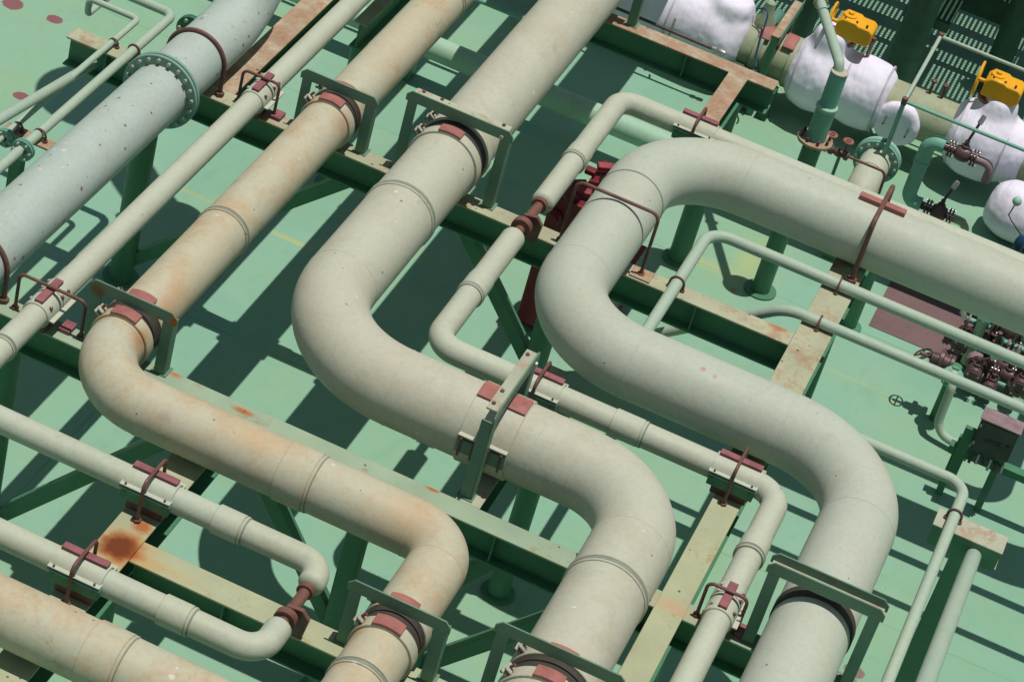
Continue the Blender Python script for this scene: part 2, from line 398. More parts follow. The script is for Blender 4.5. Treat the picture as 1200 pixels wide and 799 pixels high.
Y1, Y2, Y3, Y0 = 10.52, 8.345, 7.30, 12.77
X5, X7, X4, X6, X1 = -.715, -1.70, -2.81, -1.785, -3.98
g = 0.0585
beam(0, Y1, -4.83, X5-.01-.0865, 'long rusty cross beam under the upper row of pipes and the grey flanged pipe', M['top_rust'], stiff=(-4.6,-3.0,-1.3))
beam(0, Y2, -4.9, .22, 'long pale green cross beam behind the orange-beige pipe, crossing the middle of the photo', M['top_green'], stiff=(-3.0,-1.52,-.2))
beam(0, Y3, X4+.0815, X5-.0665, 'pale green beam beside the large round rust stain, under the brown loop coupling', M['top_sand'], w=.135, stiff=(-2.3,-1.3))
beam(0, Y0, -2.95, -1.57, 'rusty beam at top, just in front of the left white lagged pipe', M['top_heavy'], stiff=(-2.1,))
beam(1, X5, 5.6, 9.42, 'pale green lengthwise beam at bottom right carrying the red-padded clamps', M['top_sand'], w=.13, z=ZB+.004)
beam(1, X5-.01, 9.44, 11.72, 'rusty lengthwise beam under the right end of the off-white pipe, thin tubes crossing over it', M['top_rust'], w=.17)
beam(1, X7, Y2+g, 9.55, 'short beam stub under the angled support frame at the middle of the photo', M['top_beige'])
beam(1, X4, 5.5, Y2-g, 'pale green lengthwise beam at lower left, big round rust stain on it', M['top_sand'], w=.16)
beam(1, X6, 11.9, Y0-g, 'short rusty beam stub at top right of centre meeting the rusty beam in a T', M['top_heavy'])
beam(1, X1, Y1+g, 15.5, 'broad orange rusted lengthwise beam between the grey pipe and the slim pipe', M['top_heavy'], w=.135)
beam(1, -3.80, 12.02, 15.5, 'narrow shaded beam between the slim pipe and the orange-beige pipe at the top edge', M['top_rust'], w=.08, z=1.15)

def post(x, y, label, r=.06, z=ZB-.175, base=True):
    t = thing('support_post', label, 'post', (x, y, 0), 'round green posts holding up the beams')
    MB().tube([(x,y,.012),(x,y,z)], r, 24).build('post_shaft', M['green'], t)
    if base: MB().lathe((x,y,0), (0,0,1), [(0,r+.035),(.012,r+.035)], 28).build('base_plate', M['green'], t, .003)
    return t
post(-4.33, Y1, 'green post standing right of the big grey flanged pipe, brace welded to it', .065)
post(-1.79, 12.80, 'green post just above the bend of the thin tube, left of the teal vent pipe', .062)
post(X5+.01, 12.85, 'short green post with round foot left of the brown deck patch', .045, z=.62)
post(X5-.01, 11.55, 'green post under the far end of the rusty lengthwise beam', .05)
post(-2.0, Y1-.0, 'green post in the shade behind the red locker', .06)
post(-2.12, Y2, 'green post behind the slim loop pipe at lower left, lit brace leaning to it', .052)
post(-3.9, Y2, 'green post under the beam at left edge below the slim pipe clamp', .06)
post(X7+.06, 9.46, 'green post between the off-white pipe and the slim pipe with sleeves, mid photo', .055)
post(X7-.03, 8.30, 'green post below the angled support frame in mid photo', .055)
post(X5, 8.33, 'green post under the crossing of beams at lower right of centre', .055)
post(-.99, Y3, 'green post under the beam at the lowest frame of the fat beige pipe', .055)
post(X4, 7.25, 'green post under the beam with the round rust stain', .055)
post(-3.80, 12.10, 'dark green post at the top, left of the orange-beige pipe', .045, z=.975)

def brace(a, b, label, w=.07, t_=.008, side=(0,1,0)):
    a = Vector(a); b = Vector(b); d = (b-a); L = d.length; d.normalize()
    y = Vector(side); x = d.cross(y).normalized(); Mx = Matrix((x, d, y)).transposed()
    t = thing('diagonal_brace', label, 'brace', tuple(a if a.z < b.z else b), 'diagonal steel braces under the beams')
    m = MB().obox((a+b)/2, (w, L, t_), Mx); m.obox((a+b)/2 + x*(w/2-t_/2) + y*(.032), (t_, L, w*.9), Mx)
    m.build('angle_bar', M['green'], t, .002); return t
brace((-4.30, Y1, .12), (-3.2, Y1, ZB-.18), 'dark green diagonal brace rising right from the post beside the slim pipe at upper left')
brace((-3.85, Y2, .12), (-2.95, Y2, ZB-.18), 'dark green diagonal brace at left edge passing behind the orange-beige elbow')
brace((-2.72, Y2, ZB-.18), (-2.1, Y2, .35), 'pale lit diagonal brace descending right below the orange-beige pipe at lower left')
brace((-2.06, Y2, .35), (-1.5, Y2, ZB-.18), 'diagonal brace rising right behind the lowest frame of the orange-beige pipe')
brace((-2.55, Y1, ZB-.18), (-1.98, Y1, .5), 'green diagonal brace descending right beside the slim pipe with the brown coupling')
brace((-1.69, Y2, .4), (-1.02, Y2, ZB-.18), 'diagonal brace below the cross beam left of the fat beige pipe')

# ------------------------------------------------------------------ pipes
def pipe(label, mat, paths, group='large and small pipes of the rack', name='steel_pipe'):
    """paths: list of (points, radius, caps)"""
    p0 = paths[0][0][0]
    t = thing(name, label, 'pipe', (p0[0], p0[1], p0[2]), group)
    for pts, r, caps in paths:
        MB().tube(pts, r, 48 if r > .1 else 28, caps).build('pipe_body', mat, t)
    return t
def ring(t, c, ax, r, mat, gap=.014):
    """welded slip coupling: two raised beads, shade of the gap put in as a darker ring"""
    d = Vector((1,0,0)) if ax == 0 else Vector((0,1,0)); c = Vector(c)
    w = max(.008, r*.07)
    k = MB().band(c, d, r-.004, r+.0045, gap+.002).build('gap_shade_ring', M['gapshade'], t)
    MB().band(c+d*(gap/2+w/2+.001), d, r-.004, r+.007, w).build('coupling_ring', mat, t)
    MB().band(c-d*(gap/2+w/2+.001), d, r-.004, r+.007, w).build('coupling_ring', mat, t)
def sleeve(t, c, ax, r, w, mat):
    d = Vector((1,0,0)) if ax == 0 else Vector((0,1,0))
    MB().band(c, d, r-.004, r+.006, w).build('pipe_sleeve', mat, t)
    e = Vector(c)+d*(w/2+.018); MB().band(Vector(c)+d*(w/2+.009), d, r-.004, r+.005, .012).build('coupling_ring', mat, t); MB().band(e, d, r-.004, r+.002, .006).build('gap_shade_ring', M['gapshade'], t)
def weld(t, c, ax, r, mat):
    d = Vector((1,0,0)) if ax == 0 else Vector((0,1,0))
    MB().lathe(c, d, [(-.006, r-.003),(-.004, r+.0012),(0, r+.002),(.004, r+.0012),(.006, r-.003)], 48, True).build('weld_bead', mat, t)

def saddle(t, c, ax, r, mat, lugside=-1, pads=True, white=True):
    """clamp saddle round a big pipe where a guide frame straddles it"""
    c = Vector(c); d = Vector((1,0,0)) if ax == 0 else Vector((0,1,0))
    MB().band(c, d, r-.003, r+.003, .13, 56).build('rubber_liner', M['rubber'], t)
    for s in (-1, 1):
        q = c + d*s*.072
        b = MB().band(q, d, r-.003, r+.013, .062, 56).build('clamp_band', mat, t)
        if pads:
            MB().arcplate(q, d, (0,0,1), r+.0125, r+.026, .055/r, .062).build('wear_pad', M['pad'], b, .003)
            up = Vector((0,0,1)); B = d.cross(up)
            for a in (-.95,) if white else ():
                sgn = 1 if B.x*lugside > 0 or (ax == 0 and B.y*lugside > 0) else -1
                n = up*math.cos(a)+B*sgn*math.sin(abs(a)); tt = d.cross(n)
                Mx = Matrix((tt, d, n)).transposed()
                m = MB().obox(q+n*(r+.03), (.009, .045, .032), Mx); m.obox(q+n*(r+.03)+tt*.024, (.009, .045, .032), Mx)
                m.build('clamp_lug', M['white_lug'], b, .003)
                MB().tube([q+n*(r+.034)-tt*.022, q+n*(r+.034)+tt*.055], .007, 10).build('clamp_bolt', M['rod'], b)

def frame(ax, c, b, r, style, label, legh, out):
    """portal frame over a pipe: two legs on the beam and a bar across. ax=1: pipe runs along Y"""
    t = thing('guide_frame', label, 'pipe guide', (c, b, ZB) if ax == 1 else (b, c, ZB), 'portal guide frames over the big pipes')
    lw, th, dep = .052, .008, .05
    def P(u, v, z): return Vector((c+u, b+v, z)) if ax == 1 else Vector((b-v, c+u, z))
    def bx(u0,u1,v0,v1,z0,z1):
        p, q = P(u0,v0,z0), P(u1,v1,z1)
        return MB().box([min(p[i],q[i]) for i in range(3)], [max(p[i],q[i]) for i in range(3)])
    for s in (-1, 1):
        uo, ui = s*out, s*(out-lw)
        m = bx(min(uo,ui), max(uo,ui), -.028, -.02, ZB, ZB+legh)
        m2 = bx(min(uo, uo-s*th), max(uo, uo-s*th), -.0195, dep-.02, ZB, ZB+legh); m.v and None
        o = len(m.v); m.v += m2.v; m.f += [tuple(i+o for i in f) for f in m2.f]
        m.build('leg', M['frame'], t, .002)
        bx(min(uo,ui)-.012, max(uo,ui)+.012, -.034, dep-.008, ZB+.0005, ZB+.006).build('foot_plate', M['frame'], t)
    h = .060; z0 = ZB+legh+.001; o2 = out+.012; ch = .026
    def plate(v, zlo, zhi, name='bar', mat=M['frame']):
        pts = [P(-o2, v, zlo), P(o2, v, zlo), P(o2, v, zhi-ch), P(o2-ch, v, zhi), P(-o2+ch, v, zhi), P(-o2, v, zhi-ch)]
        dv = P(0, th, 0)-P(0, 0, 0)
        return MB().prism(pts, dv).build(name, mat, t, .0015)
    plate(-.030, z0, z0+h, 'crossbar')
    if style == 'angle':
        fl = bx(-out+.02, out-.02, -.0215, .03, z0+h-.016, z0+h-.006).build('bar_flange', M['top_beige'], t, .002)
        for u in (-out+.06, -out+.16, out-.06):
            q = P(u, .012, z0+h-.006); MB().lathe(q, (0,0,1), [(0,.010),(.008,.010),(.009,.006)], 6).build('bolt', M['rod'], t)
        q = P(out-.045, -.031, z0+.016); MB().lathe(q, P(0,-1,0)-P(0,0,0), [(0,.011),(.009,.011)], 6).build('bolt', M['bolt'], t)
    if style == 'channel':
        bx(-out+.0, out-.0, -.0215, .035, z0+.012, z0+.020).build('channel_floor', M['top_beige'], t)
        plate(.0355, z0+.004, z0+h+.002, 'crossbar')
        for u in (-out+.05, out-.03, 0):
            q = P(u, .008, z0+.020); MB().lathe(q, (0,0,1), [(0,.011),(.01,.011)], 6).build('bolt', M['bolt'], t)
    return t

# --- the big pipes
r3, r4, r6, r1 = .1265, .178, .173, .150
z1, z3, z4, z6 = ZB+r1+.004, ZB+.022+r3, ZB+.022+r4, ZB+r6+.006
x1 = -4.13
t1 = pipe('big cool grey pipe with bolted flange at upper left', M['p_grey'], [(route([(x1,3.5,z1),(x1,11.28,z1),(x1,11.28,3.0),(-4.92,11.95,3.0)], [.45,.35], 14), r1, ('flat','flat')), ([(-4.96,12.06,2.9),(-4.96,12.06,3.06)], .34, ('flat','flat'))])  # unseen slanted run and round end disc, added to cast the deck shadow
def flange(t, c, ax, r, ro, mat, n=16, th=.022, gap=.008, boltmat=None, up=None):
    d = Vector(ax).normalized(); c = Vector(c)
    upv = Vector((0,0,1)) if abs(d.z) < .9 else Vector((0,1,0)); N = (upv-d*upv.dot(d)).normalized(); B = d.cross(N)
    f1 = MB().band(c-d*(th/2+gap/2), d, r-.004, ro, th, 48).build('flange', mat, t)
    MB().band(c+d*(th/2+gap/2), d, r-.004, ro, th, 48).build('flange', mat, t)
    MB().band(c, d, r-.004, ro-.014, gap-.001, 40).build('gasket', M['rubber'], t)
    for k in range(n):
        a = 2*math.pi*(k+.5)/n; q = c + (N*math.cos(a)+B*math.sin(a))*(r+(ro-r)*.58)
        MB().tube([q-d*(th+gap/2+.016), q+d*(th+gap/2+.016)], min(.010,(ro-r)*.2), 8).build('bolt', boltmat or M['bolt'], f1)
flange(t1, (x1,10.13,z1), (0,1,0), r1, r1+.052, M['flange'], 20, .018)

x3, y3, x3b = -3.357, 7.947, -1.622
t3 = pipe('orange-beige pipe with two bends from top centre-left to bottom left of centre', M['p_orange'], [(route([(x3,17,z3),(x3,y3,z3),(x3b,y3,z3),(x3b,4,z3)], [.30,.18], 16), r3, ('flat','flat'))])
ring(t3, (x3,9.28,z3), 1, r3, M['p_orange'], .02); ring(t3, (x3,11.98,z3), 1, r3, M['p_orange'], .02)
sleeve(t3, (-2.33,y3,z3), 0, r3, .14, M['p_orange']); ring(t3, (x3b,6.99,z3), 1, r3, M['p_orange'], .02)
for c, ax in (((x3,Y1,z3),1), ((x3,Y2+.02,z3),1), ((x3b,Y3+.0,z3),1)): saddle(t3, c, ax, r3, M['p_orange'])
frame(1, x3, Y1+.03, r3, 'plate', 'narrow green frame over the orange-beige pipe, upper one near the top', .288, r3+.075)
frame(1, x3, Y2+.03, r3, 'plate', 'frame over the orange-beige pipe at its left elbow, rust at its bar ends', .288, r3+.075)
frame(1, x3b, Y3+.035, r3, 'plate', 'frame over the orange-beige pipe at the bottom of the photo', .288, r3+.085)

x4, y4, x4b = -2.722, 8.69, -.962
t4 = pipe('fat beige pipe with two bends through the middle of the photo', M['p_beige'], [(route([(x4,14.98,4.2),(x4,14.98,z4),(x4,y4,z4),(x4b,y4,z4),(x4b,4,z4)], [.45,.52,.37], 18), r4, ('flat','flat'))])
ring(t4, (x4,9.89,z4), 1, r4, M['p_beige'], .02); ring(t4, (x4b,8.01,z4), 1, r4, M['p_beige'], .02)
weld(t4, (-1.52,y4,z4), 0, r4, M['p_beige']); weld(t4, (-2.05,y4,z4), 0, r4, M['p_beige'])
saddle(t4, (x4,Y1,z4), 1, r4, M['p_beige']); saddle(t4, (x4b,Y3,z4), 1, r4, M['p_beige'])
frame(1, x4, Y1+.03, r4, 'angle', 'heavy green frame over the fat beige pipe near the top, rusty flange on its bar', .41, r4+.10)
frame(1, x4b, Y3+.035, r4, 'plate', 'frame over the fat beige pipe at bottom edge, left bar end rusted dark', .41, r4+.085)
frame(1, x4, Y0+.02, r4, 'angle', 'dark frame leg beside the fat beige pipe at the top edge, left of white lagging', .41, r4+.10)
frame(0, y4, X7-.02, r4, 'angle', 'pale frame set across the fat beige pipe in the middle, rust spots on its bar', .44, r4+.085)
# saddle of the cross run: flat-topped clamp
q = Vector((X7-.03, y4, z4))
b_ = MB().band(q, (1,0,0), r4-.003, r4+.010, .235, 56).build('clamp_band', M['p_beige'], t4)
for s in (-1, 1):
    MB().arcplate(q+Vector((s*.072,0,0)), (1,0,0), (0,.0,1), r4+.0095, r4+.022, .052/r4, .085).build('wear_pad', M['pad'], b_, .003)
    Mx = Matrix.Rotation(math.radians(0), 3, 'X')
    MB().box((q.x+s*.065-.05, y4-r4-.022, z4+.055),(q.x+s*.065+.05, y4-r4+.010, z4+.063)).build('clamp_lug', M['p_beige'], b_, .002)
    MB().box((q.x+s*.065-.05, y4-r4-.020, z4-.03),(q.x+s*.065+.05, y4-r4+.004, z4+.040)).build('clamp_lug', M['frame'], b_, .002)
    for u in (-.03, .03): MB().tube([(q.x+s*.065+u, y4-r4-.024, z4-.045),(q.x+s*.065+u, y4-r4-.024, z4+.05)], .006, 8).build('clamp_bolt', M['rod'], b_)

x6, x6b, y6t, y6b = -1.835, -.143, 11.40, 9.575
t6 = pipe('fat off-white pipe in an S with three bends at right', M['p_white'], [(route([(1.25,16,z6),(1.25,y6t,z6),(x6,y6t,z6),(x6,y6b,z6),(x6b,y6b,z6),(x6b,4,z6)], [.5,.46,.46,.48], 20), r6, ('flat','flat'))])
MB().band((x6,10.82,z6), (0,1,0), r6-.003, r6+.0035, .012).build('gap_shade_ring', M['gapshade'], t6)
MB().band((x6b,8.385,z6), (0,1,0), r6-.003, r6+.006, .075, 56).build('rubber_liner', M['rubber'], t6)
frame(1, x6b, Y2-.0, r6, 'channel', 'double-barred green channel frame over the off-white pipe at bottom right', .40, r6+.075)

for t_, r_, m_, cs in ((t3, r3, M['p_orange'], (((x3,y3+.30,z3),1),((x3+.30,y3,z3),0),((x3b-.18,y3,z3),0),((x3b,y3-.18,z3),1))),
                      (t4, r4, M['p_beige'], (((x4,y4+.52,z4),1),((x4+.52,y4,z4),0),((x4b-.37,y4,z4),0),((x4b,y4-.37,z4),1))),
                      (t6, r6, M['p_white'], (((x6+.46,y6t,z6),0),((x6,y6b+.46,z6),1),((x6+.46,y6b,z6),0),((x6b-.48,y6b,z6),0),((x6b,y6b-.48,z6),1)))):
    for c_, a_ in cs: weld(t_, c_, a_, r_, m_)
# --- bottom-left pipe
t9 = pipe('orange-beige pipe cutting the bottom left corner with a raised sleeve', M['p_orange'], [([(-6,6.56,z3),(-.95-.7,6.56,z3),(-1.0,6.56,z3)], r3, ('flat','flat'))])
sleeve(t9, (-2.49,6.56,z3), 0, r3, .14, M['p_orange'])

# --- slim 4 inch pipes
rs = .0585; zs = ZB+.048+rs
t2 = pipe('straight slim pale pipe left of the orange-beige pipe', M['p_small'], [([(-3.755,3.5,zs),(-3.755,17,zs)], rs, ('flat','flat'))])
ring(t2, (-3.755,7.97,zs), 1, rs, M['p_small'])
rr5 = .060
xu, yt = -2.228, 11.86
xl, yb5 = -.51, 9.205
t5 = thing('steel_pipe', 'slim pale pipe with brown coupling between the fat beige and off-white pipes', 'pipe', (xu, yt, zs), 'large and small pipes of the rack')
MB().tube(route([(.62,16,zs-.03),(.62,yt,zs-.03),(xu,yt,zs-.03),(xu,10.66,zs-.03)], [.16,.095], 12), rr5, 28, ('flat','round')).build('pipe_body', M['p_small'], t5)
MB().tube(route([(xu,10.22,zs),(xu,yb5,zs),(xl,yb5,zs),(xl,4,zs)], [.12,.12], 12), rr5, 28, ('round','flat')).build('pipe_body', M['p_small'], t5)
MB().tube([(xu,10.72,zs-.02),(xu,10.16,zs)], .026, 18).build('coupling_neck', M['neck'], t5)
MB().band((xu,10.60,zs-.015), (0,1,0), .02, .042, .03).build('neck_collar', M['neck'], t5)
MB().band((xu,10.34,zs), (0,1,0), .02, .052, .04).build('neck_collar', M['neck'], t5)
MB().prism([(xu-.045,10.40,ZB),(xu+.075,10.40,ZB),(xu+.085,10.40,zs+.005),(xu+.05,10.40,zs+.045),(xu-.02,10.40,zs+.03)], (0,.022,0)).build('anchor_plate', M['neck'], t5, .003)
ring(t5, (xu,11.11,zs-.03), 1, rr5+.002, M['p_small']); ring(t5, (xu,9.66,zs), 1, rr5+.002, M['p_small']); ring(t5, (xl,8.72,zs), 1, rr5+.004, M['p_small'])
sleeve(t5, (-1.26,yb5,zs), 0, rr5, .14, M['p_small'])
MB().lathe((xl,8.72,zs), (0,1,0), [(0,rr5+.006),(.10,rr5+.006),(.16,rr5)], 32).build('pipe_sleeve', M['p_small'], t5)
MB().lathe((xu,9.66,zs), (0,1,0), [(0,rr5+.006),(.12,rr5+.006),(.17,rr5)], 32).build('pipe_sleeve', M['p_small'], t5)
MB().lathe((xu,11.11,zs-.03), (0,1,0), [(0,rr5+.006),(.10,rr5+.006),(.16,rr5)], 32).build('pipe_sleeve', M['p_small'], t5)

y7, y8, xc = 7.555, 6.965, -2.025
rl = .0565
t7 = thing('steel_pipe', 'slim pale looped pipe at lower left, both arms joined by a brown coupling', 'pipe', (xc, 7.26, zs), 'large and small pipes of the rack')
MB().tube(route([(-7,y7,zs),(xc,y7,zs),(xc,7.44,zs)], .095, 12), rl, 28, ('flat','round')).build('pipe_body', M['p_pale'], t7)
MB().tube(route([(xc,7.13,zs),(xc,y8,zs),(-7,y8,zs)], .10, 12), rl, 28, ('round','flat')).build('pipe_body', M['p_pale'], t7)
MB().tube([(xc,7.46,zs),(xc,7.10,zs)], .025, 18).build('coupling_neck', M['neck'], t7)
MB().band((xc,7.39,zs), (0,1,0), .02, .038, .03).build('neck_collar', M['neck'], t7)
MB().band((xc,7.20,zs), (0,1,0), .02, .048, .035).build('neck_collar', M['neck'], t7)
MB().prism([(xc-.05,7.235,ZB),(xc+.07,7.235,ZB),(xc+.085,7.235,zs),(xc+.05,7.235,zs+.04),(xc-.02,7.235,zs+.03)], (0,.02,0)).build('anchor_plate', M['neck'], t7, .003)
sleeve(t7, (-2.455,y7,zs), 0, rl+.001, .12, M['p_pale']); sleeve(t7, (-2.395,y8,zs), 0, rl+.001, .12, M['p_pale'])

# --- shoes with red pads on slim pipes
def shoe(t, ax, c, r, mat, L=.24):
    c = Vector(c)
    def bx(u0,u1,v0,v1,z0,z1):   # u along the pipe, v across
        if ax == 0: return MB().box((c.x+u0,c.y+v0,z0),(c.x+u1,c.y+v1,z1))
        return MB().box((c.x+v0,c.y+u0,z0),(c.x+v1,c.y+u1,z1))
    zt = c.z + r
    if ax == 0:
        k = bx(-L/2, L/2, -r-.012, r+.012, c.z-r*.9, c.z+.006).build('clamp_shoe', M['green'], t, .004)
        bx(-L/2-.006, L/2+.006, -r-.022, r+.02, c.z+.008, c.z+.014).build('clamp_shoe', M['teal'], t, .002)
        bx(-L/2-.006, L/2+.006, -r-.022, r+.02, c.z+.024, c.z+.030).build('clamp_shoe', mat, t, .002)
        m = MB().arcplate((c.x,c.y,c.z), (1,0,0), (0,0,1), r+.001, r+.010, 1.25, L).build('clamp_shoe', mat, t)
        pd = bx(-L/2+.008, L/2-.008, -.002, .034, zt+.011, zt+.026).build('wear_pad', M['pad2'], m, .003)
        for u in (-L/2+.02, 0, L/2-.02):
            MB().tube([(c.x+u,c.y-r-.014,c.z-.006),(c.x+u,c.y-r-.014,c.z+.040)], .005, 8).build('clamp_bolt', M['rod'], k)
        bx(-.085, .085, -.05, .06, ZB+.001, c.z-r*.9+.002).build('base_block', M['rod'], t, .003)
    else:
        m = MB().band(c, (0,1,0), r-.002, r+.008, L, 32).build('clamp_shoe', mat, t)
        MB().band(c+Vector((0,L*.1,0)), (0,1,0), r, r+.0095, .007, 32).build('gap_shade_ring', M['gapshade'], t)
        pd = bx(-L/2+.01, L/2-.02, -.019, .021, zt+.006, zt+.022).build('wear_pad', M['pad2'], m, .003)
        for u in (-L/2+.035, L*.12, L/2-.03):
            for w, kk in ((-1, .7), (1, .9)):
                a = kk*w*1.0
                n = Vector((math.sin(a),0,math.cos(a)))
                MB().lathe((c.x+n.x*(r+.006), c.y+u, c.z+n.z*(r+.006)), n, [(0,.009),(.010,.009),(.013,.005)], 6).build('clamp_bolt', M['rod'] if w > 0 else M['white_lug'], m)
        bx(-L/2+.01, L/2-.01, r*.9, r+.03, c.z-.012, c.z-.004).build('clamp_lug', mat, t, .001)
        bx(-.02, .055, r+.02, r+.075, ZB+.001, ZB+.022).build('base_block', M['pad2'], t, .003)
        bx(-L/2+.03, L/2-.03, -.045, .04, ZB+.001, c.z-r+.004).build('base_block', M['rod'], t, .003)
def ubolt(label, a, b, top, r, R, group='brown rod clamps over pipes', mat=None, nuts=True):
    """square rod clamp from foot a up to height top, over and down to foot b"""
    a = Vector(a); b = Vector(b)
    t = thing('rod_clamp', label, 'pipe clamp', tuple(a), group)
    MB().tube(route([a, (a.x,a.y,top), (b.x,b.y,top), b], R, 8), r, 12).build('bent_rod', mat or M['rod'], t)
    if nuts:
        for q in (a, b): MB().lathe((q.x,q.y,q.z-.0), (0,0,1), [(.001,r*2.3),(r*1.8,r*2.3),(r*1.8+.001,r*1.2),(r*4,r*1.2)], 6).build('nut', mat or M['rod'], t)
    return t
for (y, lab, w0, w1) in ((Y1, 'square rod clamp over the slim straight pipe at its rusty upper beam', -.115, .09), (Y2+.01, 'wide square rod clamp over the slim straight pipe at left edge', -.15, .18)):
    shoe(t2, 1, (-3.755, y, zs), rs, M['p_small'], .22)
    ubolt(lab, (-3.755+w0, y-.0, ZB), (-3.755+w1, y-.0, ZB), zs+rs+.035, .008, .03)
shoe(t5, 1, (xl, Y2, zs), rr5, M['p_small'], .20); ubolt('square rod clamp on the slim pale pipe at lower right of centre', (xl-.095, Y2, ZB), (xl+.085, Y2, ZB), zs+rs+.035, .008, .03)
for x, y, t, lab, mt, r in ((X4+.0, y7, t7, 'rod clamp on the upper arm of the looped slim pipe at lower left', M['p_pale'], rl), (X4, y8, t7, 'rod clamp on the lower arm of the looped slim pipe, beside the round rust stain', M['p_pale'], rl),
                         (X7, yb5, t5, 'rod clamp on the slim pipe right beside the angled frame in the middle', M['p_small'], rr5), (X5-.01, yb5, t5, 'rod clamp on the slim pipe just left of its right elbow', M['p_small'], rr5), (X6, yt, t5, 'rod clamp on the slim pipe at the rusty T-shaped beam', M['p_small'], rr5)):
    zz = zs if y != yt else zs-.03
    shoe(t, 0, (x, y, zz), r, mt, .22)
    ubolt(lab, (x+.0, y-.10, ZB), (x+.0, y+.10, ZB), zz+r+.045, .008, .035)

# --- rods over the big pipes
def roundbolt(label, x, y, z, r, rod):
    t = thing('rod_clamp', label, 'pipe clamp', (x-r, y, ZB), 'brown rod clamps over pipes')
    n = 24; R = r+rod
    pts = [Vector((x-R, y, ZB))] + [Vector((x-R*math.cos(math.pi*k/n), y, z+R*math.sin(math.pi*k/n))) for k in range(n+1)] + [Vector((x+R, y, ZB))]
    MB().tube(pts, rod, 12).build('bent_rod', M['rod'], t)
    for s in (-1, 1): MB().lathe((x+s*R, y, ZB), (0,0,1), [(.001,rod*2.2),(.022,rod*2.2),(.023,rod*1.1),(.045,rod*1.1)], 6).build('nut', M['rod'], t)
roundbolt('thick round rod clamp over the big grey pipe just beyond its flange', x1, Y1-.01, z1, r1, .011)
roundbolt('thick round rod clamp over the big grey pipe at the left edge', x1, Y2+.02, z1, r1, .011)
uw = ubolt('wide thin square rod clamp over the off-white pipe near the red locker', (-2.06,Y1-.01,ZB), (-1.62,Y1-.01,ZB), z6+r6+.02, .009, .045)
MB().box((-1.67,Y1-.05,ZB+.0005),(-1.56,Y1+.04,ZB+.010)).build('base_block', M['top_heavy'], uw, .002)
yc2 = y6t
ta = ubolt('thick rod clamp over the far end of the off-white pipe above the rusty beam', (X5+.03,yc2-r6-.03,ZB), (X5+.03,yc2+r6+.03,ZB), z6+r6+.042, .013, .05)
pd = MB().box((X5-.10,yc2-.005,z6+r6+.002),(X5+.15,yc2+.04,z6+r6+.027)).build('wear_pad', M['pad'], t6, .004)

# --- thin tubes at right
rt = .031; zt = ZB+.006+rt
tA = pipe('thin pale tube bending round beneath the off-white pipe at right, upper of two', M['p_thin'], [(route([(4,11.075,zt),(-1.435,11.075,zt),(-1.435,9.98,zt),(-1.435,9.98,1.16),(-.9,9.98,1.16)], [.12,.08,.08], 10), rt, ('flat','flat'))], 'thin tubes at right')
tB = pipe('thin pale tube dipping behind the rusty beam at right, lower of two', M['p_thin'], [(route([(4,10.70,zt-.003),(-.90,10.70,zt-.003),(-1.75,10.70,.72)], [.25], 10), rt-.003, ('flat','flat'))], 'thin tubes at right')
tC = pipe('thin pale tube turning over the small box bracket at lower right', M['p_thin'], [(route([(-.75,9.93,zt-.003),(.236,9.93,zt-.003),(.236,4,zt-.003)], [.10], 10), rt-.004, ('flat','flat'))], 'thin tubes at right')
def tubeclip(label, c, ax, r):
    c = Vector(c); t = thing('tube_clip', label, 'pipe clamp', (c.x, c.y, ZB), 'small round clips on thin tubes')
    n = 14; R = r+.006; d = Vector((1,0,0)) if ax == 1 else Vector((0,1,0)); up = Vector((0,0,1))
    pts = [c-d*R-up*(c.z-ZB)] + [c-d*R*math.cos(math.pi*k/n)+up*R*math.sin(math.pi*k/n) for k in range(n+1)] + [c+d*R-up*(c.z-ZB)]
    MB().tube(pts, .0055, 10).build('bent_rod', M['rod'], t)
    for s in (-1, 1): MB().lathe(c+d*s*R-up*(c.z-ZB), up, [(.001,.013),(.011,.013),(.012,.007),(.03,.007)], 6).build('nut', M['rod'], t)
tubeclip('dark round clip where the thin tube crosses the rusty cross beam at right', (-1.435, Y1, zt), 1, rt)
tubeclip('round clip on the upper thin tube at the lengthwise rusty beam', (X5-.01, 11.075, zt), 0, rt)
tubeclip('round clip on the lower thin tube at the rusty lengthwise beam', (X5-.01, 10.70, zt-.003), 0, rt-.003)
tubeclip('dark round clip on the thin tube at the small box bracket, lower right', (.236, 9.68, zt-.003), 1, rt-.004)
# box bracket at lower right
tb = thing('box_bracket', 'short box bracket with rust-edged top under the thin tube at lower right', 'bracket', (.36, 9.66, 0))
MB().box((.16,9.60,ZB-.008),(.50,9.735,ZB)).build('top_plate', M['top_beige'], tb, .002)
MB().box((.165,9.602,ZB-.115),(.495,9.610,ZB-.0085)).build('side_plate', M['green'], tb)
MB().box((.165,9.725,ZB-.115),(.47,9.733,ZB-.0085)).build('side_plate', M['green'], tb)
MB().box((.45,9.612,ZB-.115),(.50,9.723,ZB-.107)).build('bottom_lip', M['top_heavy'], tb)
MB().box((.29,9.615,.012),(.40,9.70,ZB-.009)).build('bracket_post', M['green'], tb, .004)
MB().box((.24,9.57,0),(.45,9.75,.0115)).build('base_plate', M['green'], tb)
d0 = Vector((.385,9.60,ZB-.075)); d1 = CAM + ray(1085,799)*9.7; d1 = d0 + (d1-d0)*1.6
pipe('pale tubular strut rising toward the viewer from under the box bracket, lower right', M['p_thin'], [([d0, d1], .037, ('round','flat'))], 'tubular struts rising toward the viewer', 'tubular_strut')

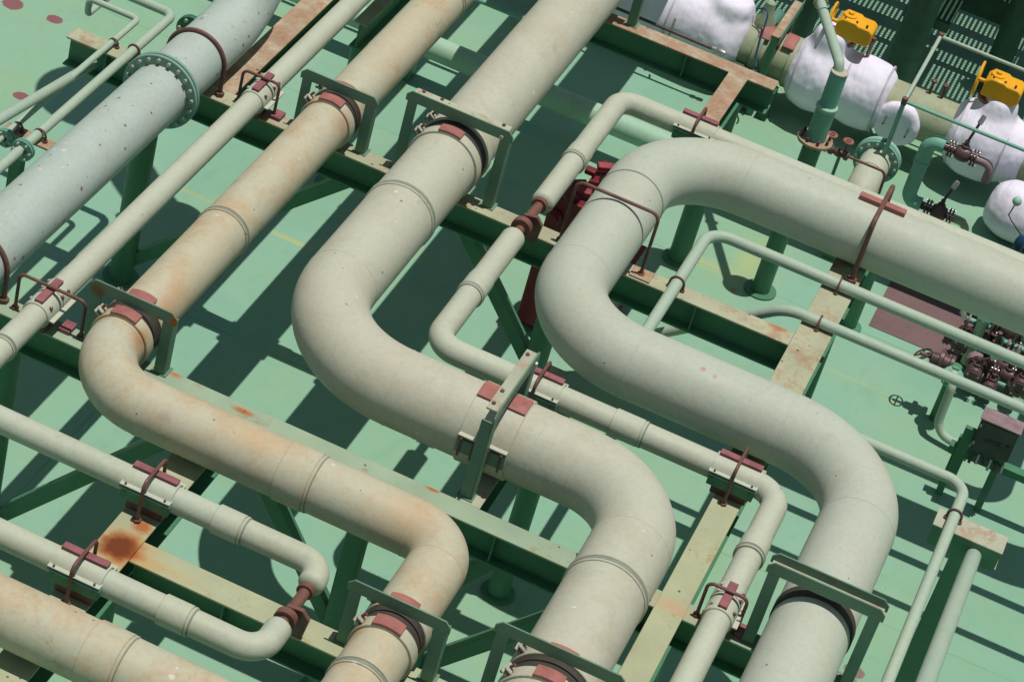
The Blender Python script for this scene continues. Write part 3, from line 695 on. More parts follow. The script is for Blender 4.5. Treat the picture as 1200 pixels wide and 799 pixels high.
# --- low pipe on the deck behind the fat beige pipe
tl = pipe('dusty green pipe low over the deck, running behind the fat beige pipe', M['p_low'], [([(-9,13.50,.27),(3,13.50,.27)], .077, ('flat','flat'))])
for x in (-3.9,-2.0,-1.0): MB().box((x-.04,13.44,0),(x+.04,13.56,.205)).build('pipe_stool', M['green'], tl)
sm = at(560,0,.55); 
pipe('thin teal tube between the orange-beige and fat beige pipes at top', M['teal'], [([(sm.x-1.2, sm.y, .55),(sm.x+.34, sm.y, .55)], .017, ('flat','flat'))], 'thin tubes at top left')

# ------------------------------------------------------------------ top-left twin tubes
za = ZB+.006+.018; zb_ = ZB+.006+.025
pa = pipe('thinner of the twin pale tubes at top left', M['p_thin'], [(route([(-4.90,14,za-.10),(-4.90,10.83,za-.10),(-4.90,10.83,za),(-4.61,10.83,za),(-4.592,3.5,za)], [.03,.03,.035], 8), .0175, ('flat','flat'))], 'thin tubes at top left')
pb = pipe('thicker of the twin pale tubes at top left, beside the big grey pipe', M['p_thin'], [(route([(-5.6,10.99,zb_),(-4.485,10.99,zb_),(-4.47,3.5,zb_)], [.06], 8), .0255, ('flat','flat'))], 'thin tubes at top left')
for t, x, y, r, z in ((pa,-4.592,9.44,.0175,za), (pb,-4.472,9.40,.0255,zb_)):
    flange(t, (x,y,z), (0,1,0), r, r+.032, M['teal'], 6, .012, .005)
tubeclip('dark clip on the thinner twin tube at the rusty beam end, top left', (-4.60, Y1+.02, za), 1, .0175)
tubeclip('dark clip on the thicker twin tube at the rusty beam end, top left', (-4.482, Y1+.02, zb_), 1, .0255)
tubeclip('dark clip on the thinner twin tube beside its flange, left edge', (-4.592, 9.56, za), 1, .0175)
tubeclip('dark clip on the thicker twin tube beside its flange, left edge', (-4.472, 9.56, zb_), 1, .0255)
tq = thing('box_bracket', 'small rusted bracket under the twin tubes beside their flanges, left edge', 'bracket', (-4.5, 9.56, 0))
MB().box((-4.66,9.52,ZB-.012),(-4.40,9.60,ZB)).build('top_plate', M['top_heavy'], tq, .002)
MB().box((-4.60,9.53,.01),(-4.54,9.59,ZB-.0125)).build('bracket_post', M['green'], tq, .003)
MB().box((-4.64,9.49,0),(-4.50,9.63,.0095)).build('base_plate', M['green'], tq)
q0 = Vector((-4.655,10.46,ZB-.09)); q1 = CAM + ray(0,140)*12.1; q1 = q0 + (q1-q0)*1.6
pipe('pale tubular strut rising toward the viewer from under the twin tubes, top left', M['p_thin'], [([q0, q1], .026, ('round','flat'))], 'tubular struts rising toward the viewer', 'tubular_strut')
sp = pipe('shaded green tube with a dark flange beside the big grey pipe at the top edge', M['teal'], [([(-4.40,11.02,1.30),(-4.36,14,1.30)], .034, ('flat','flat'))], 'thin tubes at top left')
flange(sp, (-4.40,11.06,1.30), (0,1,0), .034, .085, M['green'], 6, .014, .005)
# ------------------------------------------------------------------ vent pipe on its stand pipe (top right of centre)
vx, vy = -1.267, 12.83
tv = thing('vent_pipe', 'teal vertical vent pipe with bolted flange and slanting top tube, right of centre at top', 'pipe', (vx, vy, 0))
MB().tube([(vx,vy,.012),(vx,vy,1.09)], .056, 28).build('lower_pipe', M['green'], tv)
MB().lathe((vx,vy,0), (0,0,1), [(0,.10),(.012,.10)], 28).build('base_plate', M['green'], tv)
fl = MB().lathe((vx,vy,1.09), (0,0,1), [(0,.105),(.018,.105)], 28).build('flange', M['top_heavy'], tv, .002)
for k in range(8):
    a = math.pi*2*(k+.5)/8; q = Vector((vx+.082*math.cos(a), vy+.082*math.sin(a), 1.09)); MB().lathe(q, (0,0,1), [(-.02,.010),(.045,.010)], 6).build('bolt', M['valve'], fl)
MB().tube([(vx,vy,1.109),(vx,vy,1.31)], .058, 28).build('middle_pipe', M['teal'], tv)
MB().lathe((vx,vy,1.31), (0,0,1), [(0,.062),(.02,.064),(.03,.052)], 28).build('collar', M['p_low'], tv, .002)
MB().lathe((vx,vy,1.335), (0,0,1), [(0,.050),(.21,.050),(.215,.046)], 28).build('upper_pipe', M['teal'], tv)
MB().lathe((vx,vy,1.552), (0,0,1), [(0,.052),(.012,.052)], 28).build('cap_plate', M['top_beige'], tv, .002)
ve = Vector((-1.75,13.72,1.66))
MB().tube(route([(vx-.01,vy+.01,1.54),(vx-.02,vy+.02,1.60),ve], .03, 6), .030, 20).build('top_tube', M['p_thin'], tv)
dd = (ve-Vector((vx-.02,vy+.02,1.6))).normalized(); cp = Vector((-1.56,13.37,1.635))
MB().band(cp, dd, .02, .042, .03).build('tube_clamp', M['p_bare'], tv); MB().band(cp-dd*.1, dd, .02, .034, .008).build('tube_clamp', M['black'], tv)

# ------------------------------------------------------------------ lagged line at top right
LY, LZ = 14.93, .34
from mathutils import noise as mnoise
def lump(o, amt, sc, voxel=.018, cut=None):
    r = o.modifiers.new('remesh', 'REMESH'); r.mode = 'VOXEL'; r.voxel_size = voxel; r.use_smooth_shade = True
    s_ = o.modifiers.new('smooth', 'SMOOTH'); s_.factor = .6; s_.iterations = 14
    tx = bpy.data.textures.new('lumps', 'CLOUDS'); tx.noise_scale = sc; tx.noise_depth = 0
    d = o.modifiers.new('lumpy', 'DISPLACE'); d.texture = tx; d.strength = amt; d.texture_coords = 'GLOBAL'; d.mid_level = .5
bare = pipe('weathered khaki pipe joining the white lagged valves at top right', M['p_bare'], [([(-7,LY,LZ),(4,LY,LZ)], .158, ('flat','flat'))])
for x in (-2.2,-1.05,.4): MB().box((x-.06,LY-.10,0),(x+.06,LY+.10,.20)).build('pipe_stool', M['green'], bare)
def xl_(px, py): return atY(px, py, LY).x
def jacket(label, prof, bonnet, cat='insulation', extra=None, straps=()):
    """quilted lagging: lathe about the line axis plus a bonnet; prof (x, r)"""
    x0 = prof[0][0]
    m = MB().lathe((0,LY,LZ), (1,0,0), [(x, r) for x, r in prof], 40)
    for (bx_, by_, h, r0, r1_) in bonnet: m.lathe((bx_,by_,LZ), (0,0,1), [(0,r0),(h*.6,r0*.95),(h*.9,(r0+r1_)/2),(h,r1_)], 28)
    if extra: extra(m)
    o = m.build('insulation_jacket', M['lag'], None, 0, 60, label, cat, 'white lagging jackets on the valves')
    lump(o, .02, .2)
    for q_, r_ in straps: MB().band((q_,LY,LZ), (1,0,0), r_-.06, r_+.004, .014, 40).build('lacing_cord', M['cord'], o)
    return o
a0, a1 = xl_(752,12), xl_(872,58)
jacket('crumpled white lagging jacket behind the rusty beam at top, left of the yellow gearboxes', [(a0-1.2,.20),(a0-.2,.22),(a0+.3,.225),(a1-.22,.245),(a1-.06,.225),(a1,.17)], [(a1-.16,LY,.29,.17,.12)], straps=((a0+.02,.222),(a0+.22,.224)))
b0, b1 = xl_(926,82), xl_(1040,125)
jacket('double-humped white lagging jacket in the middle, under the left yellow gearbox', [(b0,.165),(b0+.05,.225),(b0+.17,.262),(b0+.28,.255),(b0+.36,.225),(b0+.46,.245),(b1-.06,.235),(b1,.165)], [(b0+.2,LY,.36,.15,.10)], straps=((b0+.055,.222),(b0+.37,.224),(b1-.05,.226)))
c0, c1 = xl_(1112,152), xl_(1198,187)
jacket('white lagging jacket under the right yellow gearbox, railing passing in front', [(c0,.165),(c0+.05,.225),(c0+.15,.262),(c0+.3,.262),(c0+.38,.225),(c1+.02,.165)], [(c0+.24,LY,.36,.15,.09)], straps=((c0+.055,.222),(c0+.375,.226)))
# branch with round lagged end and flanged pipe toward the viewer
bz0 = .30; bp = at(1049,149,bz0); bx0, BY = bp.x, bp.y
m = MB().lathe((bx0,BY,bz0), (0,1,0), [(0,.02),(.003,.13),(.02,.155),(.07,.157),(.10,.14),(.12,.10),(.34,.10)], 36)
o = m.build('insulation_jacket', M['lag'], None, 0, 60, 'round white lagging disc above the green bolted flange at right', 'insulation', 'white lagging jackets on the valves'); lump(o, .012, .1, .014)
YFL = at(1024,187,bz0).y
tf = pipe('stubby pale pipe ending in a green bolted blind flange before the round white disc', M['p_small'], [(route([(bx0,YFL+.02,bz0),(bx0,13.80,bz0),(bx0,13.80,-.1)], .13, 8), .098, ('flat','flat'))])
MB().lathe((bx0,YFL+.026,bz0), (0,1,0), [(0,.148),(.02,.148),(.022,.14)], 40).build('blind_flange', M['p_low'], tf, .002)
flange(tf, (bx0,YFL,bz0), (0,1,0), .098, .148, M['teal'], 14, .022, .008)
MB().band((bx0,YFL-.22,bz0), (0,1,0), .09, .1005, .006).build('gap_shade_ring', M['gapshade'], tf)
for s in (-.075, .085):
    MB().tube([(bx0+s,BY-.10,bz0+.03-s*.2),(bx0+s,BY+.03,bz0+.03-s*.2)], .007, 8).build('pin', M['boxgrey'], tf)
MB().band((bx0+.02,YFL,bz0+.158), (0,1,0), .008, .018, .012).build('lifting_eye', M['rod'], tf)

# yellow gearboxes
def gearbox(label, px, py, z, sgn=1):
    Yg = LY; p = atY(px, py, Yg); x, z = p.x, p.z
    t = thing('valve_gearbox', label, 'gearbox', (x-.04, Yg, z-.10), 'yellow valve gearboxes')
    MB().lathe((x-.05,Yg,z-.165), (0,0,1), [(-.03,.05),(.05,.05),(.055,.088),(.08,.088),(.085,.06),(.11,.06)], 20).build('mounting_neck', M['neck'], t)
    w, d, h = .245, .16, .125
    pts = [(x-w/2,Yg-d/2,z-h/2),(x+w/2-.02,Yg-d/2,z-h/2),(x+w/2,Yg-d/2,z-h/2+.03),(x+w/2,Yg-d/2,z+h/2-.02),(x+w/2-.03,Yg-d/2,z+h/2),(x+.02,Yg-d/2,z+h/2),(x,Yg-d/2,z+h/2+.012),(x-w/2+.03,Yg-d/2,z+h/2+.012),(x-w/2,Yg-d/2,z+h/2-.02)]
    b = MB().prism(pts, (0,d,0)).build('gear_housing', M['yellow'], t, .010)
    MB().lathe((x-.06,Yg,z+h/2+.008), (0,0,1), [(0,.045),(.012,.045),(.016,.02),(.03,.018)], 20).build('indicator_cap', M['yellow'], b)
    for u in (-.08, .0, .07):
        MB().lathe((x+u,Yg-d/2+.02,z+h/2), (0,0,1), [(0,.008),(.022,.008)], 6).build('bolt', M['rod'], b)
    # hand wheel seen edge-on at the left
    hub = Vector((x-w/2-.05, Yg, z)); R = .11
    rim = MB().tube([hub+Vector((0,R*math.cos(a),R*math.sin(a))) for a in [2*math.pi*k/28 for k in range(28)]]+[hub+Vector((0,R,0))], .009, 10).build('hand_wheel', M['yellow'], t)
    for k in range(3):
        a = 2*math.pi*k/3+.4; MB().tube([hub, hub+Vector((0,R*math.cos(a),R*math.sin(a)))], .007, 8).build('spoke', M['yellow'], rim)
    MB().tube([hub-Vector((.01,0,0)), hub+Vector((.06,0,0))], .013, 12).build('spindle', M['yellow'], t)
gearbox('left yellow valve gearbox above the double-humped white lagging', 1003, 34, 0)
gearbox('right yellow valve gearbox at the right edge, above white lagging', 1176, 104, 0)
# spindle fin rising from the lagging
sp0 = atY(1014,72,LY); sp1 = sp0+Vector((.0,.0,.16))
tt = thing('valve_spindle', 'short pinkish square spindle sticking out of the double-humped lagging', 'spindle', tuple(sp0))
MB().tube([sp0-Vector((0,0,.06)), sp1], .013, 8).build('spindle_rod', M['pinkbox'], tt)
MB().tube([sp1-Vector((0,0,.01)), sp1+Vector((0,0,.02))], .018, 8).build('spindle_cap', M['rod'], tt)

# cross frame with pads between the two left jackets
fx = xl_(908,62)
tg = thing('pipe_anchor', 'rusty pierced bar and padded frame over the khaki pipe between two white jackets', 'bracket', (fx, LY, 0))
MB().box((fx-.025,LY-.26,.60),(fx+.03,LY+.30,.612)).build('pierced_bar', M['top_heavy'], tg, .002)
MB().box((fx+.031,LY-.27,.56),(fx+.039,LY+.32,.625)).build('edge_plate', M['frame'], tg)
for s in (-1, 1): MB().box((fx-.02,LY+s*.24-.02,0),(fx+.025,LY+s*.24+.02,.599)).build('anchor_leg', M['green'], tg, .003)
for s in (-1, 1): MB().arcplate((fx+s*.085,LY,LZ), (1,0,0), (0,-.3,1), .165, .19, .38, .08).build('wear_pad', M['pad'], tg, .004)
MB().band((fx-.10,LY,LZ), (1,0,0), .15, .185, .05).build('clamp_band', M['p_bare'], tg); MB().band((fx+.16,LY,LZ), (1,0,0), .15, .172, .10).build('clamp_band', M['p_bare'], tg)
MB().box((fx-.22,LY-.28,0),(fx-.05,LY-.16,.28)).build('anchor_foot', M['dark'], tg, .004)
MB().box((fx+.06,LY-.26,0),(fx+.12,LY-.15,.22)).build('anchor_foot', M['dark'], tg, .004)
cn = thing('valve_bonnet', 'khaki conical valve cap beside the crumpled white jacket, blue cord hanging on it', 'valve', (fx-.13,LY+.02,.5))
MB().lathe((fx-.13,LY+.03,.48), (0,0,1), [(0,.07),(.06,.065),(.10,.04),(.19,.032),(.20,.02)], 20).build('cap', M['p_bare'], cn)
MB().lathe((fx-.08,LY+.10,.52), (.3,.5,.8), [(0,.035),(.08,.035)], 14).build('side_nozzle', M['teal'], cn)
cord = []
random.seed(3)
for k in range(16):
    a = k/15; cord.append((fx-.20+.30*a-.10*a*a+.02*math.sin(9*a), LY-.02-.34*a+.05*math.sin(5*a), .62-.30*a+.08*math.sin(7*a)))
MB().tube(cord, .006, 8).build('cord', M['blue'], None, 0, 60, 'blue cord trailing over the pierced bar between the white jackets', 'cord')
# small dark tube in front of the left jacket
s0, s1 = atY(742,18,14.63), atY(846,62,14.63)
td = pipe('thin dark tube with a bright fitting along the bottom of the left white jacket', M['valve'], [([s0-(s1-s0), s1], .011, ('flat','flat'))], 'thin tubes at top')
dx = (s1-s0).normalized()
MB().lathe(s1-dx*.07, dx, [(0,.02),(.03,.024),(.04,.015),(.06,.024),(.09,.02)], 12).build('fitting', M['steel'], td)
MB().tube([s0+(s1-s0)*.42-Vector((0,0,.05)), s0+(s1-s0)*.42+Vector((0,.05,.07))], .008, 8).build('clip_stud', M['steel'], td)

# ------------------------------------------------------------------ railing, platform and columns
zr = .80
ra, rb = at(1060,119,zr), at(1102,43,zr)
yl, yh = ra.y, rb.y; xr = (ra.x+rb.x)/2
tr = thing('handrail', 'teal tubular handrail loop in front of the white jackets at right', 'railing', (xr, yl, 0))
MB().tube(route([(3,yl,zr),(xr,yl,zr)], .01), .0115, 14).build('rail', M['teal'], tr)
MB().tube([(xr,yl,zr),(xr,yh,zr)], .013, 14).build('rail', M['p_thin'], tr)
MB().tube([(xr,yh,zr),(3,yh,zr)], .0115, 14).build('rail', M['p_thin'], tr)
MB().tube([(xr,yl,0),(xr,yl,zr+.02)], .015, 14).build('rail_post', M['teal'], tr)
for y in (yl, yh): MB().lathe((xr,y,zr-.02), (0,0,1), [(0,.019),(.045,.019),(.05,.01)], 10).build('rail_joint', M['rod'], tr)
MB().tube([(xr+1.5,yl,0),(xr+1.5,yl,zr)], .015, 14).build('rail_post', M['teal'], tr)

zp = 1.05
tp = thing('grated_walkway', 'dark raised grated walkway on thick columns at top right, behind the yellow gearboxes', 'walkway', (-1.0, 16.5, 0))
# columns
colp = []
for px, py, r in ((943,25,.075), (1063,60,.105), (1172,70,.085)):
    q = at(px, py, .0); q = at(px, py, .25); colp.append(q)
    MB().tube([(q.x,q.y,0),(q.x,q.y,zp+.0)], r, 24).build('column', M['dark'], tp)
yg0, yg1 = 15.93, 18.4
mg = MB()
x = -2.6
while x < 1.2:
    mg.box((x-.009,yg0,zp-.025),(x+.009,yg1,zp)); x += .036
y = yg0
while y < yg1:
    mg.box((-2.6,y-.0035,zp-.0245),(1.2,y+.0035,zp-.002)); y += .036
gap_ = mg.build('grating', M['dark'], tp, 0, 0)
for y, w in ((15.93,.02), (16.36,.035), (16.95,.06), (17.3,.10), (17.8,.06)): MB().box((-2.65,y-w,zp-.16),(1.25,y+w,zp-.031)).build('joist', M['dark'], tp)
for x, w in ((-2.6,.05), (-.30,.09), (1.2,.05)): MB().box((x-w,yg0,zp-.15),(x+w,yg1,zp-.0325)).build('joist', M['dark'], tp)
q = at(1165,8,.45)
MB().box((-2.2,q.y-.01,.34),(2.0,q.y+.16,.52)).build('lower_beam', M['dark'], tp)
q = at(1080,30,.0); MB().box((-1.30,15.9,.45),(-.98,16.5,.52)).build('side_plate', M['dark'], tp)

# ------------------------------------------------------------------ drain valves and gooseneck
def drainvalve(t, c, dr, r=.022, lever=None, mat=None):
    """small flanged valve on axis dr centred on c, stem and lever upward"""
    c = Vector(c); d = Vector(dr).normalized(); mat = mat or M['valve']
    v = MB().lathe(c, d, [(-.085,r),(-.05,r),(-.045,r*1.7),(-.02,r*2.1),(.02,r*2.1),(.045,r*1.7),(.05,r),(.085,r)], 16).build('valve_body', mat, t)
    upv = Vector((0,0,1)); N = (upv-d*upv.dot(d)).normalized(); B = d.cross(N)
    for s in (-.085, -.065, .065, .085):
        f = MB().band(c+d*s, d, r*.8, r*2.3, .011, 20).build('valve_flange', mat, t)
    for s in (-.075, .075):
        for k in range(4):
            a = math.pi/4+k*math.pi/2; q = c+d*s+(N*math.cos(a)+B*math.sin(a))*r*1.85
            MB().tube([q-d*.024, q+d*.024], .0055, 8).build('flange_bolt', M['steel'], v)
    MB().lathe(c, N, [(r*1.5,r*1.2),(r*2.6,r*1.1),(r*2.7,r*.6),(r*4,r*.6)], 14).build('bonnet', mat, v)
    if lever:
        L = Vector(lever); e = c+N*r*3.6
        MB().tube([e, e+L], .009, 10).build('lever', mat, t); MB().lathe(e+L, L, [(-.03,.017),(.02,.017),(.03,.012)], 10).build('lever_grip', M['steel'], t)
ge = at(1091,165,.62)          # top of the gooseneck
gx, gy = ge.x, ge.y
tg2 = thing('gooseneck_pipe', 'green gooseneck drain pipe with two dark lever valves at right, below white lagging', 'pipe', (gx, gy, 0))
MB().tube(route([(gx+.09,gy,.62),(gx-.005,gy,.62),(gx-.005,gy,.45)], .062, 8), .048, 24, ('flat','flat')).build('top_elbow', M['teal'], tg2)
MB().tube(route([(gx-.005,gy,.47),(gx-.005,gy,.17),(gx+.09,gy,.17)], .062, 8), .046, 24).build('pipe_body', M['teal'], tg2); MB().band((gx-.005,gy,.46), (0,0,1), .04, .053, .02).build('coupling_ring', M['teal'], tg2)
for z, lev in ((.62,(.03,.06,.15)), (.17,(.03,.05,.11))):
    drainvalve(tg2, (gx+.21,gy,z), (1,0,0), .024, lev)
    MB().tube([(gx+.08,gy,z),(gx+.13,gy,z)], .026, 14).build('valve_stub', M['valve'], tg2)
    MB().tube(route([(gx+.29,gy,z),(gx+.40,gy,z),(gx+.40,gy,z-.12)], .05, 6), .027, 14).build('outlet_elbow', M['pinkbox'] if z > .3 else M['p_bare'], tg2)
# low lagged ball and blue bucket-like cover at right edge
c4 = at(1192,248,.20)
m = MB().lathe(c4, (1,0,0), [(-.20,.08),(-.17,.14),(-.08,.19),(.06,.20),(.3,.2),(.5,.16)], 32)
o = m.build('insulation_jacket', M['lag'], None, 0, 60, 'shaded rounded white jacket low at the right edge, behind the off-white pipe', 'insulation', 'white lagging jackets on the valves'); lump(o, .015, .15, .02)
cb = at(1196,282,.30); q = cb
tbk = thing('valve_cover', 'blue plastic valve cover at the right edge with a thin wire to a small ball', 'cover', tuple(q))
MB().lathe(q-Vector((0,0,.06)), (0,0,1), [(0,.03),(.02,.035),(.05,.033),(.09,.02),(.1,.01)], 18).build('cover_body', M['blue'], tbk)
kb = at(1192,236,.55)
MB().lathe(kb, (0,0,1), [(-.03,.004),(-.024,.018),(-.008,.029),(.008,.029),(.024,.018),(.03,.004)], 16).build('ball', M['p_low'], tbk)
MB().tube([kb, kb+Vector((-.015,-.02,-.10)), (kb+q)/2+Vector((-.04,0,-.02)), q+Vector((0,0,.03))], .004, 8).build('wire', M['black'], tbk)
# small branch with hand valve between vent pipe and flanged pipe
hv = at(985,180,.55)
th_ = thing('hand_valve', 'small dark valve with two round red handles between the vent pipe and green flange', 'valve', tuple(hv))
e = Vector((1,0,0))
MB().lathe(hv, e, [(-.09,.016),(-.07,.03),(-.05,.03),(-.045,.018),(-.02,.028),(.01,.028),(.015,.018),(.03,.03),(.05,.03),(.055,.012)], 14).build('valve_body', M['valve'], th_)
MB().tube(route([hv+e*.05, hv+e*.30, hv+e*.31+Vector((0,-.02,-.25))], .04, 6), .009, 12).build('bent_tube', M['rod'], th_)
MB().tube([hv+Vector((0,0,-.22)), hv], .011, 10).build('stem', M['green'], th_)
for u in (-.085, .02):
    c_ = hv+Vector((u,0,.10)); R = .028
    MB().tube([hv+Vector((u,0,0)), c_], .008, 8).build('stem', M['valve'], th_)
    MB().tube([c_+Vector((R*math.cos(a),R*math.sin(a),0)) for a in [2*math.pi*k/20 for k in range(21)]], .007, 8).build('round_handle', M['pad'], th_)
    MB().cbox(c_, (.05,.012,.008)).build('handle_bar', M['pad'], th_)
# two small studs on the khaki pipe
for px, lab in ((1094,'left of two small rusty studs on the khaki pipe at top right'), (1108,'right of two small rusty studs on the khaki pipe at top right')):
    q = atY(px, 97 if px < 1100 else 102, LY); q = Vector((q.x, LY+.03, LZ+.14))
    ts = thing('valve_stud', lab, 'stud', tuple(q), 'studs on the khaki pipe')
    MB().tube([q, q+Vector((0,0,.10))], .010, 10).build('stem', M['valve'], ts)
    MB().lathe(q+Vector((0,0,.10)), (0,0,1), [(0,.02),(.014,.02),(.02,.012)], 12).build('knob', M['rod'], ts)

# ------------------------------------------------------------------ brown deck area, manifold, cabinet (right)
pts = [at(1014,372,.004), at(1050,315,.004)]
xL = -.60; yA, yBk = at(1012,379,0).y, 13.95
MB().poly([(xL,yA,.004),(3,yA,.004),(3,yBk,.004),(xL,yBk,.004)], [(0,1,2,3)]).build('brown_deck_coating', M['brownpaint'], kind='structure')
mx = at(1158,372,.35)
tm = thing('drain_manifold', 'cluster of dark flanged drain valves and green elbows on the brown deck patch, right edge', 'valve manifold', (mx.x, mx.y, 0))
def mp(px, py, z): return at(px, py, z)
a = mp(1150,372,.38); 
MB().tube(route([a+Vector((-.02,0,0)), a+Vector((.06,0,0))], .01), .03, 18).build('branch_pipe', M['teal'], tm)
MB().tube([(a.x+.02,a.y,.05),(a.x+.02,a.y,a.z)], .032, 18).build('branch_pipe', M['p_low'], tm)
drainvalve(tm, (a.x+.17,a.y,a.z), (1,0,0), .027, (.05,.02,.10))
MB().tube([(a.x+.25,a.y,a.z),(a.x+.6,a.y,a.z)], .034, 18).build('branch_pipe', M['teal'], tm)
b = mp(1142,425,.14)
MB().tube(route([(b.x,b.y+.35,.14),(b.x,b.y-.02,.14)], .01), .03, 18).build('branch_pipe', M['p_low'], tm)
MB().lathe((b.x,b.y,.14), (0,1,0), [(-.02,.05),(.0,.06),(.03,.06),(.035,.03)], 18).build('flange_pair', M['pinkbox'], tm)
drainvalve(tm, (b.x-.03,b.y+.20,.22), (0,1,0), .028, (-.03,0,.12)); drainvalve(tm, (b.x+.16,b.y+.05,.16), (1,0,0), .026, (.0,.03,.10))
drainvalve(tm, (b.x-.10,b.y+.33,.26), (1,0,0), .024, (-.05,.05,.10)); drainvalve(tm, (b.x+.02,b.y-.10,.15), (0,1,0), .024, (.08,0,.06))
for k in range(7):
    q = Vector((b.x-.05+random.random()*.45, b.y-.08+random.random()*.45, 0)); h = .12+random.random()*.25
    MB().tube([q, q+Vector((0,0,h))], .009+random.random()*.006, 10).build('stud', M['valve'], tm)
    MB().lathe(q+Vector((0,0,h)), (0,0,1), [(0,.018),(.018,.018),(.022,.01)], 6).build('nut', M['steel'] if k % 2 else M['valve'], tm)
MB().tube([(b.x-.02,b.y+.12,.33),(b.x+.42,b.y+.10,.33)], .012, 12).build('cross_rod', M['teal'], tm)
for px, py, z, dr, lev in ((1168,356,.30,(1,0,0),(.02,.02,.09)), (1190,372,.22,(0,1,0),(-.03,0,.08)), (1180,440,.14,(1,0,0),(0,.04,.08)), (1196,448,.20,(0,1,0),None), (1128,398,.20,(0,1,0),(-.05,.02,.07)), (1160,452,.10,(0,1,0),None)):
    drainvalve(tm, at(px,py,z), dr, .022, lev)
for px, py, z, L in ((1176,400,.20,.35), (1150,440,.10,.40), (1130,372,.26,.25)):
    q = at(px,py,z); MB().tube(route([q, q+Vector((L,0,0)), q+Vector((L,0,-z))], .04, 6), .017, 14).build('branch_pipe', M['teal'], tm)
    MB().band(q+Vector((.03,0,0)), (1,0,0), .012, .036, .012, 20).build('flange_pair', M['pinkbox'], tm)
for px, py, z in ((1140,388,.22),(1165,392,.25),(1185,415,.18),(1172,425,.16),(1148,402,.20)):
    q = at(px,py,z); MB().tube([Vector((q.x,q.y,0)), q], .012, 10).build('stud', M['valve'], tm); MB().lathe(q, (0,0,1), [(0,.03),(.012,.03),(.016,.012)], 14).build('nut', M['valve'], tm)
# gooseneck on the left of it with flange and hand wheel
gq = mp(1120,432,.42); 
tn = thing('gooseneck_valve', 'pale green bent drain pipe with flange, left of the dark cabinet at right', 'valve', (gq.x, gq.y, 0))
fx2, fy2 = gq.x, gq.y
e0 = mp(1123,487,.16)
MB().tube(route([(fx2,fy2+.01,.36),(fx2,fy2-.05,.42),(fx2+.02,fy2-.10,.36),(fx2+.03,fy2-.13,.06),(fx2+.26,fy2-.17,.06)], [.03,.04,.10], 8), .026, 18).build('bent_pipe', M['p_thin'], tn)
MB().lathe((fx2,fy2+.01,.35), (0,-.6,.8), [(-.02,.062),(-.004,.062),(-.003,.05),(.004,.05),(.005,.062),(.02,.062)], 22).build('flange', M['teal'], tn)
MB().tube([(fx2,fy2+.06,.40),(fx2,fy2+.07,0)], .032, 18).build('riser', M['green'], tn)
MB().lathe((fx2-.02,fy2+.10,.36), (-1,0,0), [(0,.062),(.02,.062),(.025,.048),(.06,.055),(.065,.075),(.085,.075),(.09,.04),(.13,.036),(.14,.012),(.2,.012)], 18).build('valve_bonnet', M['valve'], tn)
hc = Vector((fx2-.20,fy2+.10,.36))
w = MB().tube([hc+Vector((.042*math.sin(a),.05*math.cos(a),.03*math.sin(a))) for a in [2*math.pi*k/24 for k in range(25)]], .006, 8).build('hand_wheel', M['valve'], tn)
for k in range(2):
    a = k*math.pi/2; dv = Vector((.042*math.sin(a),.05*math.cos(a),.03*math.sin(a))); MB().tube([hc-dv, hc+dv], .005, 8).build('spoke', M['valve'], w)
# cabinet
cx0 = at(1140,512,.30)
tcb = thing('control_cabinet', 'dark grey cabinet with dusty pink top and black lettering at right', 'cabinet', (cx0.x+.16, cx0.y+.05, 0))
A_ = at(1153,490,.62); B_ = at(1194,505,.62)
X0, X1b, YF = A_.x-.008, B_.x+.012, A_.y
MB().box((X0,YF,.41),(X1b,YF+.10,.614)).build('cabinet_body', M['boxgrey'], tcb, .004)
MB().box((X0-.008,YF-.012,.615),(X1b+.006,YF+.108,.624)).build('cabinet_top', M['pinkbox'], tcb, .002)
MB().box((X0-.06,YF+.03,.10),(X0-.0005,YF+.06,.50)).build('side_panel', M['green'], tcb, .004)
for x in (X0-.05, X1b-.04): MB().box((x-.02,YF+.05,0),(x+.02,YF+.09,.409)).build('cabinet_leg', M['green'], tcb)
MB().box((X0-.1,YF+.04,.30),(X1b+.3,YF+.10,.345)).build('cable_tray', M['green'], tcb)
for k in range(6): MB().tube([(X0+.03+k*.035,YF+.04,.36),(X0+.03+k*.035,YF+.02,.30+.01*(k%3))], .009, 10).build('cable_gland', M['steel'] if k % 2 else M['valve'], tcb)
MB().box((X0+.012,YF-.004,.425),(X1b-.012,YF-.0005,.602)).build('cabinet_door', M['boxgrey'], tcb, .0015)
for z_ in (.455,.575): MB().tube([(X0+.010,YF-.006,z_-.012),(X0+.010,YF-.006,z_+.012)], .005, 8).build('hinge', M['steel'], tcb)
MB().lathe((X1b-.03,YF-.004,.51), (0,-1,0), [(0,.010),(.008,.010),(.010,.006)], 10).build('latch_knob', M['valve'], tcb)
cu = bpy.data.curves.new('lettering', 'FONT'); cu.body = 'LOCK'; cu.size = .036; cu.extrude = .0008; cu.align_x = 'CENTER'; cu.align_y = 'CENTER'
tmpo = bpy.data.objects.new('tmp', cu); COL.objects.link(tmpo)
dg = bpy.context.evaluated_depsgraph_get(); me = bpy.data.meshes.new_from_object(tmpo.evaluated_get(dg)); bpy.data.objects.remove(tmpo)
me.materials.clear(); me.materials.append(M['black'])
lo = bpy.data.objects.new('lettering', me); COL.objects.link(lo); lo.parent = tcb
lo.location = Vector(((X0+X1b)/2-.005, YF-.0055, .50)) - ORG[tcb.name]; lo.rotation_euler = (math.radians(90), 0, 0)

